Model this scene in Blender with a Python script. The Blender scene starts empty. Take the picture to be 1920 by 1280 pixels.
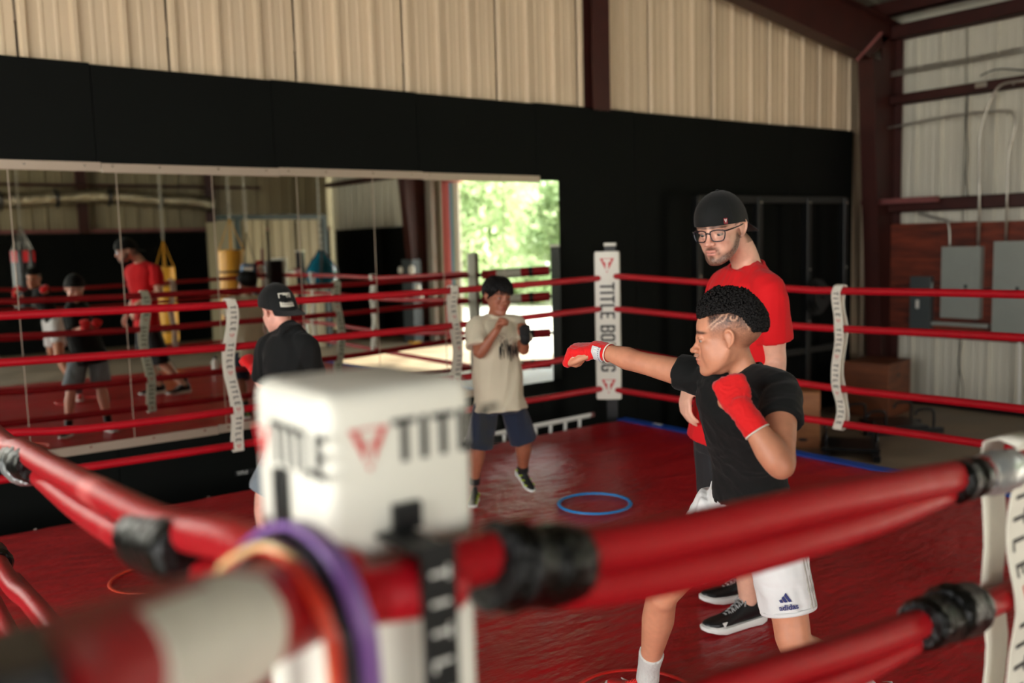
import bpy, bmesh, math, random
import numpy as np
from mathutils import Vector, Matrix, noise

# ------------------------------------------------------------------ camera, world, lights
sc = bpy.context.scene
C0 = Vector((-0.31025937, -0.69455342, 1.57727512))
CF = Vector((0.59652876, 0.79542905, -0.10698626))
CR = Vector((0.79800714, -0.60205553, -0.02671602))
CU = Vector((0.08566236, 0.06943892, 0.9939015))
FPX = 1713.98
RING = 4.80          # ring side between the corners
MY = 5.74            # plane of the mirrors (north wall)
RX = 10.27           # east wall
LX = -6.4            # west wall
FY = -9.5            # south wall
ZF = -0.50           # building floor below the canvas
EX, EY = 0.50, 0.33  # how far the canvas runs past the ropes

cd = bpy.data.cameras.new('camera')
cam = bpy.data.objects.new('camera', cd)
sc.collection.objects.link(cam)
m = Matrix((CR, CU, -CF)).transposed().to_4x4(); m.translation = C0
cam.matrix_world = m
cd.sensor_width = 36.0
cd.lens = 36.0 * FPX / 1920.0
cd.clip_start = 0.02; cd.clip_end = 300
cd.dof.use_dof = True
cd.dof.focus_distance = 2.75
cd.dof.aperture_fstop = 1.9
cd.dof.aperture_blades = 0
sc.camera = cam

sc.view_settings.view_transform = 'Standard'
sc.view_settings.look = 'None'
sc.view_settings.gamma = 1.0
sc.view_settings.use_curve_mapping = False
sc.view_settings.exposure = 1.35
sc.cycles.use_denoising = True
sc.cycles.max_bounces = 8
sc.cycles.diffuse_bounces = 5
sc.cycles.glossy_bounces = 5
sc.cycles.transmission_bounces = 5
sc.cycles.transparent_max_bounces = 8
sc.cycles.sample_clamp_indirect = 4.0
sc.cycles.caustics_reflective = True
sc.cycles.caustics_refractive = False
sc.cycles.use_adaptive_sampling = False

def lin(c):
    r = []
    for x in c[:3]:
        x = x / 255.0
        r.append(x / 12.92 if x <= 0.04045 else ((x + 0.055) / 1.055) ** 2.4)
    return (r[0], r[1], r[2], 1.0)

w = bpy.data.worlds.new('sky'); sc.world = w; w.use_nodes = True
nt = w.node_tree; nt.nodes.clear()
wo = nt.nodes.new('ShaderNodeOutputWorld'); bg = nt.nodes.new('ShaderNodeBackground')
tc = nt.nodes.new('ShaderNodeTexCoord'); sx = nt.nodes.new('ShaderNodeSeparateXYZ')
cr = nt.nodes.new('ShaderNodeValToRGB')
cr.color_ramp.elements[0].position = 0.0; cr.color_ramp.elements[0].color = (1.0, 0.98, 0.94, 1)
cr.color_ramp.elements[1].position = 0.6; cr.color_ramp.elements[1].color = (0.84, 0.90, 1.0, 1)
nt.links.new(tc.outputs['Generated'], sx.inputs[0]); nt.links.new(sx.outputs['Z'], cr.inputs[0])
nt.links.new(cr.outputs[0], bg.inputs[0]); nt.links.new(bg.outputs[0], wo.inputs[0])
bg.inputs[1].default_value = 4.5

sd = bpy.data.lights.new('sun', 'SUN'); sd.energy = 14.0; sd.angle = math.radians(2); sd.color = (1, 0.95, 0.86)
so = bpy.data.objects.new('sun', sd); sc.collection.objects.link(so)
so.rotation_euler = Vector((-1.25, -0.12, -0.85)).to_track_quat('-Z', 'Y').to_euler()

def area(name, loc, target, sx_, sy_, power, col):
    l = bpy.data.lights.new(name, 'AREA'); l.shape = 'RECTANGLE'; l.size = sx_; l.size_y = sy_
    l.energy = power; l.color = col
    o = bpy.data.objects.new(name, l); sc.collection.objects.link(o); o.location = loc
    o.rotation_euler = (Vector(target) - Vector(loc)).to_track_quat('-Z', 'Y').to_euler()
    return o
# light portals: they only guide sampling of the sky through the real door openings
for nm, lc, tg, a, b in (('portal_west', (LX - .06, -0.5, 1.7), (0, -0.5, 1.7), 7.0, 4.4),
                         ('portal_east', (RX + .2, -1.9, 1.2), (0, -1.9, 1.2), 4.2, 3.4),
                         ('portal_south', (-2.2, FY - .1, 1.6), (-2.2, 0, 1.6), 5.4, 4.2)):
    p = area(nm, lc, tg, a, b, 1, (1, 1, 1)); p.data.cycles.is_portal = True
    p.data.use_shadow = True

# ------------------------------------------------------------------ pixels of the photograph to places in the room
def at(px, py, d):
    return C0 + CF * d + CR * ((px - 960) / FPX * d) - CU * ((py - 640) / FPX * d)
def ray(px, py):
    return CF * FPX + CR * (px - 960) - CU * (py - 640)
def on(ax, val, px, py):
    d = ray(px, py); t = (val - C0[ax]) / d[ax]
    return C0 + d * t
def mir(px, py, d):
    q = at(px, py, d); q.y = 2 * MY - q.y; return q
def mon(ax, val, px, py):
    v = 2 * MY - val if ax == 1 else val
    q = on(ax, v, px, py); q.y = 2 * MY - q.y; return q

# ------------------------------------------------------------------ mesh helpers
WL = {}
def V(*a): return Vector(a if len(a) > 1 else a[0])

def frame_along(t, side):
    t = t.normalized(); s = (side - t * side.dot(t))
    if s.length < 1e-6:
        s = t.orthogonal()
    s.normalize(); return t, s, t.cross(s)

def catmull(P, n):
    P = [Vector(p) for p in P]
    if len(P) < 3: return [P[0].lerp(P[-1], i / n) for i in range(n + 1)], [(0, i / n) for i in range(n + 1)]
    out, par = [], []
    Q = [P[0] * 2 - P[1]] + P + [P[-1] * 2 - P[-2]]
    for i in range(len(P) - 1):
        a, b, c, d = Q[i:i + 4]
        for k in range(n):
            t = k / n
            out.append(0.5 * ((2 * b) + (c - a) * t + (2 * a - 5 * b + 4 * c - d) * t * t + (3 * b - a - 3 * c + d) * t ** 3))
            par.append((i, t))
    out.append(P[-1]); par.append((len(P) - 2, 1.0))
    return out, par

class MB:
    def __init__(s): s.v = []; s.f = []; s.mi = []; s.cur = 0
    def add(s, vs, fs):
        o = len(s.v); s.v.extend([tuple(v) for v in vs]); s.f.extend([tuple(i + o for i in f) for f in fs])
        s.mi.extend([s.cur] * len(fs)); return s
    def box(s, a, b):
        x0, y0, z0 = a; x1, y1, z1 = b
        s.add([(x0, y0, z0), (x1, y0, z0), (x1, y1, z0), (x0, y1, z0), (x0, y0, z1), (x1, y0, z1), (x1, y1, z1), (x0, y1, z1)],
              [(3, 2, 1, 0), (4, 5, 6, 7), (0, 1, 5, 4), (1, 2, 6, 5), (2, 3, 7, 6), (3, 0, 4, 7)]); return s
    def obox(s, c, ax, ay, az, hx, hy, hz):
        c = Vector(c); P = []
        for k in (-1, 1):
            for (i, j) in ((-1, -1), (1, -1), (1, 1), (-1, 1)):
                P.append(c + ax * hx * i + ay * hy * j + az * hz * k)
        s.add(P, [(3, 2, 1, 0), (4, 5, 6, 7), (0, 1, 5, 4), (1, 2, 6, 5), (2, 3, 7, 6), (3, 0, 4, 7)]); return s
    def rbox(s, a, b, r, n=3):
        # box with rounded vertical edges and rounded top and bottom rims
        x0, y0, z0 = a; x1, y1, z1 = b; rings = []
        def outline(ins):
            rr = max(r - ins, 1e-4); pts = []
            for (cx, cy, a0) in ((x1 - r, y1 - r, 0), (x0 + r, y1 - r, 90), (x0 + r, y0 + r, 180), (x1 - r, y0 + r, 270)):
                for k in range(n + 1):
                    t = math.radians(a0 + 90 * k / n); pts.append((cx + rr * math.cos(t), cy + rr * math.sin(t)))
            return pts
        zs = []
        for k in range(n + 1):
            t = math.pi / 2 * k / n; zs.append((z0 + r - r * math.cos(t), r * (1 - math.sin(t))))
        for k in range(n + 1):
            t = math.pi / 2 * k / n; zs.append((z1 - r + r * math.sin(t), r * (1 - math.cos(t))))
        zs[0] = (z0, r); zs = [(z0 + r * (1 - math.cos(math.pi / 2 * k / n)), r * (1 - math.sin(math.pi / 2 * k / n))) for k in range(n + 1)] + \
             [(z1 - r * (1 - math.sin(math.pi / 2 * k / n)), r * (1 - math.cos(math.pi / 2 * k / n))) for k in range(n + 1)]
        for z, ins in zs: rings.append([(x, y, z) for x, y in outline(ins * .999)])
        s.loft(rings, True); return s
    def loft(s, rings, cap=True):
        n = len(rings[0]); P = [p for r in rings for p in r]; F = []
        for i in range(len(rings) - 1):
            for j in range(n):
                k = (j + 1) % n
                F.append((i * n + j, i * n + k, (i + 1) * n + k, (i + 1) * n + j))
        if cap:
            F.append(tuple(reversed(range(n)))); F.append(tuple((len(rings) - 1) * n + j for j in range(n)))
        s.add(P, F); return s
    def tube(s, pts, r, n=8, side=None, ry=None, sub=1, cap='round', pw=2.0):
        """tube through pts; r and ry (radius along side / across) may be lists per point"""
        k = len(pts)
        R1 = list(r) if hasattr(r, '__len__') else [r] * k
        R2 = list(ry) if hasattr(ry, '__len__') else (R1 if ry is None else [ry] * k)
        if sub > 1 and k > 2:
            P, par = catmull(pts, sub)
            A = [R1[i] * (1 - t) + R1[i + 1] * t for i, t in par]; B = [R2[i] * (1 - t) + R2[i + 1] * t for i, t in par]
        else:
            P = [Vector(p) for p in pts]; A, B = R1, R2
        sd_ = Vector(side) if side is not None else None
        rings = []; L = len(P)
        for i, p in enumerate(P):
            t = (P[min(i + 1, L - 1)] - P[max(i - 1, 0)])
            if t.length < 1e-9: t = Vector((0, 0, 1))
            if sd_ is None: sd_ = t.orthogonal()
            t, u, w_ = frame_along(t, sd_)
            if side is None: sd_ = u
            def ring(q, a, b):
                o = []
                for j in range(n):
                    th = 2 * math.pi * j / n; cx, sy = math.cos(th), math.sin(th)
                    if pw != 2.0:
                        cx = math.copysign(abs(cx) ** (2 / pw), cx); sy = math.copysign(abs(sy) ** (2 / pw), sy)
                    o.append(q + u * (a * cx) + w_ * (b * sy))
                return o
            if i == 0 and cap == 'round':
                for e in (1.0, .7, .35):
                    c_ = math.sqrt(max(1 - e * e, 0.0)); m_ = min(A[0], B[0])
                    rings.append(ring(p - t * (m_ * e), max(A[0] * c_, 1e-4), max(B[0] * c_, 1e-4)))
            rings.append(ring(p, A[i], B[i]))
            if i == L - 1 and cap == 'round':
                for e in (.35, .7, 1.0):
                    c_ = math.sqrt(max(1 - e * e, 0.0)); m_ = min(A[-1], B[-1])
                    rings.append(ring(p + t * (m_ * e), max(A[-1] * c_, 1e-4), max(B[-1] * c_, 1e-4)))
        s.loft(rings, cap is not None and cap != 'none'); return s
    def sph(s, c, r, M=None, n=16, m_=10):
        """ellipsoid: radii r along the columns of M (3x3)"""
        c = Vector(c); r = r if hasattr(r, '__len__') else (r, r, r)
        M = M if M is not None else Matrix.Identity(3)
        P = [c + M @ Vector((0, 0, -r[2]))]
        for i in range(1, m_):
            ph = math.pi * i / m_ - math.pi / 2
            for j in range(n):
                th = 2 * math.pi * j / n
                P.append(c + M @ Vector((r[0] * math.cos(ph) * math.cos(th), r[1] * math.cos(ph) * math.sin(th), r[2] * math.sin(ph))))
        P.append(c + M @ Vector((0, 0, r[2]))); F = []
        for j in range(n): F.append((0, 1 + (j + 1) % n, 1 + j))
        for i in range(m_ - 2):
            for j in range(n):
                a = 1 + i * n + j; b = 1 + i * n + (j + 1) % n; F.append((a, b, b + n, a + n))
        e = len(P) - 1; o = 1 + (m_ - 2) * n
        for j in range(n): F.append((o + j, o + (j + 1) % n, e))
        s.add(P, F); return s
    def cyl(s, a, b, r, n=16, r2=None):
        s.tube([a, b], [r, r if r2 is None else r2], n=n, cap='flat'); return s
    def disc(s, c, ax, r, n=24):
        c = Vector(c); u = ax.orthogonal().normalized(); w_ = ax.normalized().cross(u)
        s.add([c + u * (r * math.cos(2 * math.pi * i / n)) + w_ * (r * math.sin(2 * math.pi * i / n)) for i in range(n)], [tuple(range(n))]); return s
    def torus(s, c, R, r, ax=Vector((0, 0, 1)), n=48, k=8, sq=1.0):
        c = Vector(c); ax = Vector(ax).normalized(); u = ax.orthogonal().normalized(); w_ = ax.cross(u); P = []; F = []
        for i in range(n):
            a = 2 * math.pi * i / n; d = u * math.cos(a) + w_ * math.sin(a)
            for j in range(k):
                b = 2 * math.pi * j / k; P.append(c + d * (R + r * math.cos(b)) + ax * (r * sq * math.sin(b)))
        for i in range(n):
            for j in range(k):
                F.append((i * k + j, ((i + 1) % n) * k + j, ((i + 1) % n) * k + (j + 1) % k, i * k + (j + 1) % k))
        s.add(P, F); return s
    def poly(s, pts, thick, nrm):
        """flat polygon pts (3D, in order) with thickness along nrm"""
        n = len(pts); nrm = Vector(nrm).normalized() * thick; P = [Vector(p) for p in pts]; Q = [p + nrm for p in P]
        F = [tuple(reversed(range(n))), tuple(range(n, 2 * n))] + [(i, (i + 1) % n, n + (i + 1) % n, n + i) for i in range(n)]
        s.add(P + Q, F); return s
    def mesh(s, name):
        me = bpy.data.meshes.new(name); me.from_pydata(s.v, [], s.f); me.update(); return me
    def build(s, name, mats, parent=None, smooth=False, bevel=0, recalc=True, color=None, ang=None):
        if not isinstance(mats, (list, tuple)): mats = [mats]
        P = np.array(s.v, float)
        c = Vector(((P[:, 0].min() + P[:, 0].max()) / 2, (P[:, 1].min() + P[:, 1].max()) / 2, P[:, 2].min()))
        P = P - np.array(c)
        me = bpy.data.meshes.new(name); me.from_pydata(P.tolist(), [], s.f)
        for q in mats: me.materials.append(q)
        if len(mats) > 1: me.polygons.foreach_set('material_index', s.mi)
        if recalc:
            b = bmesh.new(); b.from_mesh(me); bmesh.ops.recalc_face_normals(b, faces=b.faces); b.to_mesh(me); b.free()
        if smooth: me.polygons.foreach_set('use_smooth', [True] * len(me.polygons))
        if smooth and ang: me.set_sharp_from_angle(angle=math.radians(ang))
        me.update()
        return place(name, me, c, parent, bevel)

def place(name, me, c, parent=None, bevel=0):
    o = bpy.data.objects.new(name, me); sc.collection.objects.link(o)
    o.location = c; WL[o.name] = Vector(c)
    if parent is not None:
        o.parent = parent; o.matrix_parent_inverse = Matrix.Translation(-WL[parent.name])
    if bevel:
        b = o.modifiers.new('bevel', 'BEVEL'); b.width = bevel; b.segments = 2; b.limit_method = 'ANGLE'; b.angle_limit = .6
    return o

def tag(o, label=None, cat=None, group=None, kind=None):
    if label: o['label'] = label
    if cat: o['category'] = cat
    if group: o['group'] = group
    if kind: o['kind'] = kind
    return o
def thing(name, loc, label, cat, group=None, kind=None):
    o = bpy.data.objects.new(name, None); sc.collection.objects.link(o); o.location = loc; o.empty_display_size = .05
    WL[o.name] = Vector(loc)
    return tag(o, label, cat, group, kind)
def struct(o): o['kind'] = 'structure'; return o

# ------------------------------------------------------------------ materials
MATS = {}
def mat(name, col, rough=.6, metal=0.0, var=0.0, vscale=6.0, bump=0.0, bscale=40.0, stretch=(1, 1, 1), col2=None, spec=.5,
        coat=0.0, attr=False, sss=0.0, emit=None, estr=1.0, rvar=0.0, sheen=0.0, detail=4.0, bdist=.01):
    if name in MATS: return MATS[name]
    m_ = bpy.data.materials.new(name); m_.use_nodes = True; t = m_.node_tree
    b = t.nodes['Principled BSDF']; N = t.nodes.new; L = t.links.new
    c = lin(col); b.inputs['Base Color'].default_value = c
    b.inputs['Roughness'].default_value = rough; b.inputs['Metallic'].default_value = metal
    b.inputs['Specular IOR Level'].default_value = spec; b.inputs['Coat Weight'].default_value = coat
    b.inputs['Sheen Weight'].default_value = sheen
    if sss:
        b.inputs['Subsurface Weight'].default_value = sss; b.inputs['Subsurface Radius'].default_value = (.012, .005, .003)
        b.inputs['Subsurface Scale'].default_value = 1.0
    co = N('ShaderNodeTexCoord'); mp = N('ShaderNodeMapping'); mp.inputs['Scale'].default_value = stretch
    geo = N('ShaderNodeNewGeometry'); L(geo.outputs['Position'], mp.inputs[0])
    base = None
    if attr:
        an = N('ShaderNodeAttribute'); an.attribute_name = 'Col'; base = an.outputs['Color']
    if var or col2:
        no = N('ShaderNodeTexNoise'); no.inputs['Scale'].default_value = vscale; no.inputs['Detail'].default_value = detail
        L(mp.outputs[0], no.inputs['Vector']); rp = N('ShaderNodeValToRGB')
        rp.color_ramp.elements[0].position = .35; rp.color_ramp.elements[1].position = .65
        L(no.outputs[0], rp.inputs[0])
        if attr:
            rp.color_ramp.elements[0].color = (1 - var,) * 3 + (1,); rp.color_ramp.elements[1].color = (1, 1, 1, 1)
            mx = N('ShaderNodeMix'); mx.data_type = 'RGBA'; mx.blend_type = 'MULTIPLY'; mx.inputs[0].default_value = 1
            L(base, mx.inputs[6]); L(rp.outputs[0], mx.inputs[7]); base = mx.outputs[2]
        else:
            d = lin(col2) if col2 else tuple(x * (1 - var) for x in c[:3]) + (1,)
            rp.color_ramp.elements[0].color = d; rp.color_ramp.elements[1].color = c; base = rp.outputs[0]
        if rvar:
            mr = N('ShaderNodeMapRange'); mr.inputs['To Min'].default_value = max(rough - rvar, .03); mr.inputs['To Max'].default_value = min(rough + rvar, 1)
            L(no.outputs[0], mr.inputs[0]); L(mr.outputs[0], b.inputs['Roughness'])
    if base is not None: L(base, b.inputs['Base Color'])
    if bump:
        nb = N('ShaderNodeTexNoise'); nb.inputs['Scale'].default_value = bscale; nb.inputs['Detail'].default_value = 5
        L(mp.outputs[0], nb.inputs['Vector']); bp = N('ShaderNodeBump'); bp.inputs['Strength'].default_value = bump
        bp.inputs['Distance'].default_value = bdist; L(nb.outputs[0], bp.inputs['Height']); L(bp.outputs[0], b.inputs['Normal'])
    if emit:
        b.inputs['Emission Color'].default_value = lin(emit); b.inputs['Emission Strength'].default_value = estr
    MATS[name] = m_; return m_

# ------------------------------------------------------------------ block lettering
GL = {'T': (.62, ['0 .86 .62 .86 .62 1 0 1', '.22 0 .40 0 .40 .87 .22 .87']),
      'I': (.18, ['0 0 .18 0 .18 1 0 1']),
      'L': (.52, ['0 0 .18 0 .18 1 0 1', '.17 0 .52 0 .52 .14 .17 .14']),
      'E': (.54, ['0 0 .18 0 .18 1 0 1', '.17 0 .54 0 .54 .14 .17 .14', '.17 .86 .54 .86 .54 1 .17 1', '.17 .44 .48 .44 .48 .57 .17 .57']),
      'B': (.60, ['0 0 .18 0 .18 1 0 1', '.17 0 .45 0 .60 .12 .52 .20 .43 .14 .17 .14', '.17 .86 .43 .86 .52 .80 .60 .88 .45 1 .17 1',
                  '.17 .45 .45 .45 .50 .51 .45 .57 .17 .57', '.42 .13 .60 .11 .60 .42 .50 .51 .42 .46', '.42 .56 .50 .50 .60 .60 .60 .89 .42 .87']),
      'O': (.60, ['0 .12 .18 .18 .18 .82 0 .88', '.42 .18 .60 .12 .60 .88 .42 .82', '0 .12 .14 0 .46 0 .60 .12 .42 .19 .38 .14 .22 .14 .18 .19',
                  '0 .88 .18 .81 .22 .86 .38 .86 .42 .81 .60 .88 .46 1 .14 1']),
      'X': (.64, ['0 0 .20 0 .64 1 .44 1', '0 1 .44 0 .64 0 .20 1']),
      'N': (.62, ['0 0 .18 0 .18 1 0 1', '.44 0 .62 0 .62 1 .44 1', '.17 .70 .45 0 .45 .30 .17 1']),
      'G': (.60, ['0 .12 .18 .18 .18 .82 0 .88', '.42 .14 .60 .12 .60 .50 .42 .50', '.30 .38 .45 .38 .45 .50 .30 .50',
                  '0 .12 .14 0 .46 0 .60 .12 .42 .19 .38 .14 .22 .14 .18 .19', '0 .88 .18 .81 .22 .86 .38 .86 .42 .81 .60 .88 .46 1 .14 1',
                  '.42 .68 .60 .68 .60 .88 .42 .84']),
      ' ': (.30, []), 'H': (.6, ['0 0 .18 0 .18 1 0 1', '.42 0 .6 0 .6 1 .42 1', '.17 .43 .43 .43 .43 .57 .17 .57']),
      'R': (.6, ['0 0 .18 0 .18 1 0 1', '.17 .86 .46 .86 .6 .9 .46 1 .17 1', '.42 .5 .6 .56 .6 .9 .42 .88', '.17 .42 .5 .42 .56 .55 .17 .55', '.3 .43 .42 0 .6 0 .48 .43'])}
def word(mb, text, org, dx, dy, h, thick=.0012, gap=.12, warp=None):
    """letters of height h laid from org along dx, upright along dy, standing proud along dx x dy"""
    x = 0; nrm = dx.cross(dy)
    for ch in text:
        wd, ps = GL[ch]
        for p in ps:
            q = [float(a) for a in p.split()]
            pts = [(x + q[i], q[i + 1]) for i in range(0, len(q), 2)]
            if warp: P = [warp(a * h, b * h) for a, b in pts]
            else: P = [org + dx * (a * h) + dy * (b * h) for a, b in pts]
            mb.poly(P, thick, nrm if not warp else warp(None, None))
        x += wd + gap
    return (x - gap) * h
def letters(text, h, gap, m_, parent, thick, warp):
    x = 0
    for ch in text:
        wd, ps = GL[ch]; mb = MB()
        for p in ps:
            q = [float(a) for a in p.split()]
            mb.poly([warp((x + q[i]) * h, q[i + 1] * h) for i in range(0, len(q), 2)], thick, warp(None, None))
        if mb.v: mb.build('letter', m_, parent)
        x += wd + gap
def wlen(text, gap=.12): return sum(GL[c][0] + gap for c in text) - gap
def logo(mb_red, org, dx, dy, h, thick=.0012):
    """inverted triangle around a light T; org = top centre"""
    n = dx.cross(dy); s = h
    for sg in (-1, 1):
        P = [(-.50, 0), (-.27, 0), (-.27, -.22), (-.10, -.30), (-.10, -.80)]
        mb_red.poly([org + dx * (a * s * sg) + dy * (b * s) for a, b in (P if sg == 1 else P[::-1])], thick, n)
    mb_red.poly([org + dx * (a * s) + dy * (b * s) for a, b in ((-.07, -.88), (.07, -.88), (0, -1.02))], thick, n)
    mb_red.poly([org + dx * (a * s) + dy * (b * s) for a, b in ((-.27, 0), (.27, 0), (.27, -.04), (-.27, -.04))], thick, n)
# ------------------------------------------------------------------ building shell
m_cream = mat('cream_sheet', (216, 194, 162), .55, var=.12, vscale=1.5, stretch=(1, 1, .3), bump=.05, bscale=30)
m_grey = mat('grey_sheet', (214, 210, 192), .5, var=.14, vscale=1.3, stretch=(1, 1, .3))
m_olive = mat('olive_sheet', (150, 138, 108), .55, var=.2, vscale=1.3, stretch=(1, 1, .3))
m_roof = mat('roof_sheet', (120, 120, 108), .6, var=.2, vscale=1.3)
m_blackw = mat('black_board', (5, 8, 5), .7, spec=.15, var=.25, vscale=2.5, bump=.04, bscale=25)
m_rust = mat('red_oxide_steel', (60, 20, 13), .5, var=.25, vscale=5)
m_rust2 = mat('faded_oxide_steel', (128, 72, 70), .5, var=.2, vscale=5)
m_conc = mat('concrete', (146, 128, 104), .55, var=.35, vscale=1.7, bump=.1, bscale=18, rvar=.2)
m_trim = mat('mirror_channel_metal', (176, 160, 142), .45, metal=.4)
m_screw = mat('screw_metal', (210, 205, 195), .25, metal=1)
m_black = mat('black_plastic', (10, 11, 11), .4)
m_steelb = mat('black_steel', (7, 8, 8), .35)
m_galv = mat('galvanised', (176, 172, 160), .35, metal=.7)
m_white = mat('white_paint', (226, 224, 214), .45)

def eave(x): return 4.02 + .138 * min(RX - x, x - LX)
def sheet_profile(n_sub):
    P = []
    for k in range(3):                     # three major ribs, minor ribs between, on one sheet 0.915 m wide
        u = k * .305
        P += [(u, 0), (u + .018, .030), (u + .045, .030), (u + .063, 0), (u + .125, 0), (u + .133, .005), (u + .150, .005), (u + .158, 0),
              (u + .215, 0), (u + .223, .005), (u + .240, .005), (u + .248, 0)]
    P.append((.915, 0)); return P
def sheets(wall, axis, plane, inward, u0, u1, z0, ztop, material, holes=()):
    u = u0; prof = sheet_profile(1); sgn = 1 if u1 > u0 else -1
    while (u1 - u) * sgn > .02:
        segs = [(z0, None)]
        mid = u + sgn * .45
        for (h0, h1, za, zb) in holes:
            if h0 <= mid <= h1: segs = [(zb, None)] + ([(z0, za)] if za > z0 + .02 else [])
        for (a, b) in segs:
            mb = MB(); low, top, lo2, to2 = [], [], [], []
            for (du, dw) in prof:
                uu = u + sgn * min(du, .913); uu = max(min(uu, max(u0, u1)), min(u0, u1)); w_ = plane + inward * (dw + (.003 if du < .07 else 0))
                zt = b if b is not None else ztop(uu)
                for lst, z, off in ((low, a, 0), (top, zt, 0), (lo2, a, -.004), (to2, zt, -.004)):
                    lst.append((uu, w_ + inward * off, z) if axis == 1 else (w_ + inward * off, uu, z))
            n = len(low); P = low + top + lo2 + to2; F = []
            for i in range(n - 1):
                F.append((i, i + 1, n + i + 1, n + i)); F.append((2 * n + i, 3 * n + i, 3 * n + i + 1, 2 * n + i + 1))
                F.append((n + i, n + i + 1, 3 * n + i + 1, 3 * n + i)); F.append((i, 2 * n + i, 2 * n + i + 1, i + 1))
            F.append((0, n, 3 * n, 2 * n)); F.append((n - 1, 3 * n - 1, 4 * n - 1, 2 * n - 1))
            mb.add(P, F)
            o = mb.build('metal_sheet', material, wall)
        u += sgn * .93

# floor
fl = MB(); fl.box((LX - .2, FY - .2, ZF - .2), (RX + .2, MY + .4, ZF)); struct(fl.build('floor', m_conc))
# north wall (mirrors) : backing girts as the wall body, sheets as its panels
wn = MB()
for z in (3.05, 4.05): wn.box((LX, MY + .16, z), (RX, MY + .22, z + .12))
wn.box((LX, MY + .28, ZF), (RX + .2, MY + .32, 5.6))
wall_n = struct(wn.build('wall_north', m_cream))
sheets(wall_n, 1, MY + .12, -1, 10.1 - 18 * .93, 10.16, ZF, eave, m_cream)
# black boards fixed over the lower part, four feet wide each
xb = 9.72
while xb > LX:
    b = MB(); x0 = max(xb - 1.215, LX); b.box((x0, MY + .004 + random.uniform(0, .001), ZF), (xb, MY + .05, 2.80 + random.uniform(-.006, .006)))
    b.build('black_panel', m_blackw, wall_n, bevel=.002); xb -= 1.22
# east wall
we = MB(); we.box((RX + .1, -4.1, 2.9), (RX + .14, 0.1, 4.3)); we.box((RX + .1, 0.1, ZF), (RX + .14, MY + .3, 4.3)); we.box((RX + .1, FY, ZF), (RX + .14, -4.1, 4.3))
wall_e = struct(we.build('wall_east', m_grey))
sheets(wall_e, 0, RX + .05, -1, 5.62 + .0, -9.5, ZF, lambda u: 4.0, m_grey, holes=((-4.1, 0.1, ZF, 2.9),))
for y0, y1 in ((-5.6, -6.8), (-6.82, -8.0), (-8.02, -9.3)):
    b = MB(); b.box((RX - .03, y1, ZF), (RX + .0, y0, 2.02)); b.build('black_panel', m_blackw, wall_e, bevel=.002)
# south wall with a bay door
ws = MB(); ws.box((0.5, FY - .14, ZF), (RX + .2, FY - .1, 5.6)); ws.box((LX, FY - .14, ZF), (-4.9, FY - .1, 5.6)); ws.box((-4.9, FY - .14, 3.7), (0.5, FY - .1, 5.6))
wall_s = struct(ws.build('wall_south', m_olive))
sheets(wall_s, 1, FY - .05, 1, RX - .1, 0.5, ZF, eave, m_olive)
sheets(wall_s, 1, FY - .05, 1, -4.9, LX, ZF, eave, m_olive)
sheets(wall_s, 1, FY - .05, 1, .5, -4.9, 3.7, eave, m_olive)
xb = RX - .1
while xb > .6:
    b = MB(); b.box((max(xb - 1.215, .5), FY + .0, ZF), (xb, FY + .035, 2.04)); b.build('black_panel', m_blackw, wall_s, bevel=.002); xb -= 1.22
# west wall with a wide bay door
ww = MB(); ww.box((LX - .14, 3.0, ZF), (LX - .1, MY + .3, 4.3)); ww.box((LX - .14, FY, ZF), (LX - .1, -4.0, 4.3)); ww.box((LX - .14, -4.0, 3.9), (LX - .1, 3.0, 4.3))
wall_w = struct(ww.build('wall_west', m_cream))
sheets(wall_w, 0, LX - .05, 1, 3.0, MY + .1, ZF, lambda u: 4.0, m_cream)
sheets(wall_w, 0, LX - .05, 1, FY, -4.0, ZF, lambda u: 4.0, m_cream)
# roof: gable, ribbed underside, purlins and frames
rx_mid = (RX + LX) / 2; zr = eave(rx_mid)
cl = MB()
for (xa, xb2) in ((LX - .3, rx_mid), (rx_mid, RX + .3)):
    n = 28; y0, y1 = FY - .3, MY + .5
    za, zb = eave(xa) if xa > LX else 4.02 - .04, eave(xb2) if xb2 < RX else 4.02 - .04
    P = []; F = []; ys = []
    y = y0
    while y < y1: ys += [(y, .0), (y + .03, .035), (y + .06, .035), (y + .09, 0)]; y += .305
    for (yy, dz) in ys:
        P += [(xa, yy, za + .18 + dz), (xb2, yy, zb + .18 + dz)]
    for i in range(len(ys) - 1): F.append((2 * i, 2 * i + 1, 2 * i + 3, 2 * i + 2))
    cl.add(P, F)
    cl.add([(xa, y0, za + .3), (xb2, y0, zb + .3), (xb2, y1, zb + .3), (xa, y1, za + .3)], [(0, 1, 2, 3)])
ceil = struct(cl.build('ceiling', m_roof, recalc=False))
for k in range(9):
    for sg in (-1, 1):
        x = rx_mid + sg * (.6 + k * .92)
        if abs(x - rx_mid) > 8.2: continue
        z = eave(x) + .02
        p = MB(); p.box((x - .03, FY, z), (x + .03, MY + .1, z + .16)); p.box((x - .03, FY, z), (x + .07, MY + .1, z + .012)); p.build('purlin', m_rust, ceil)
tn = 0
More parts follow.
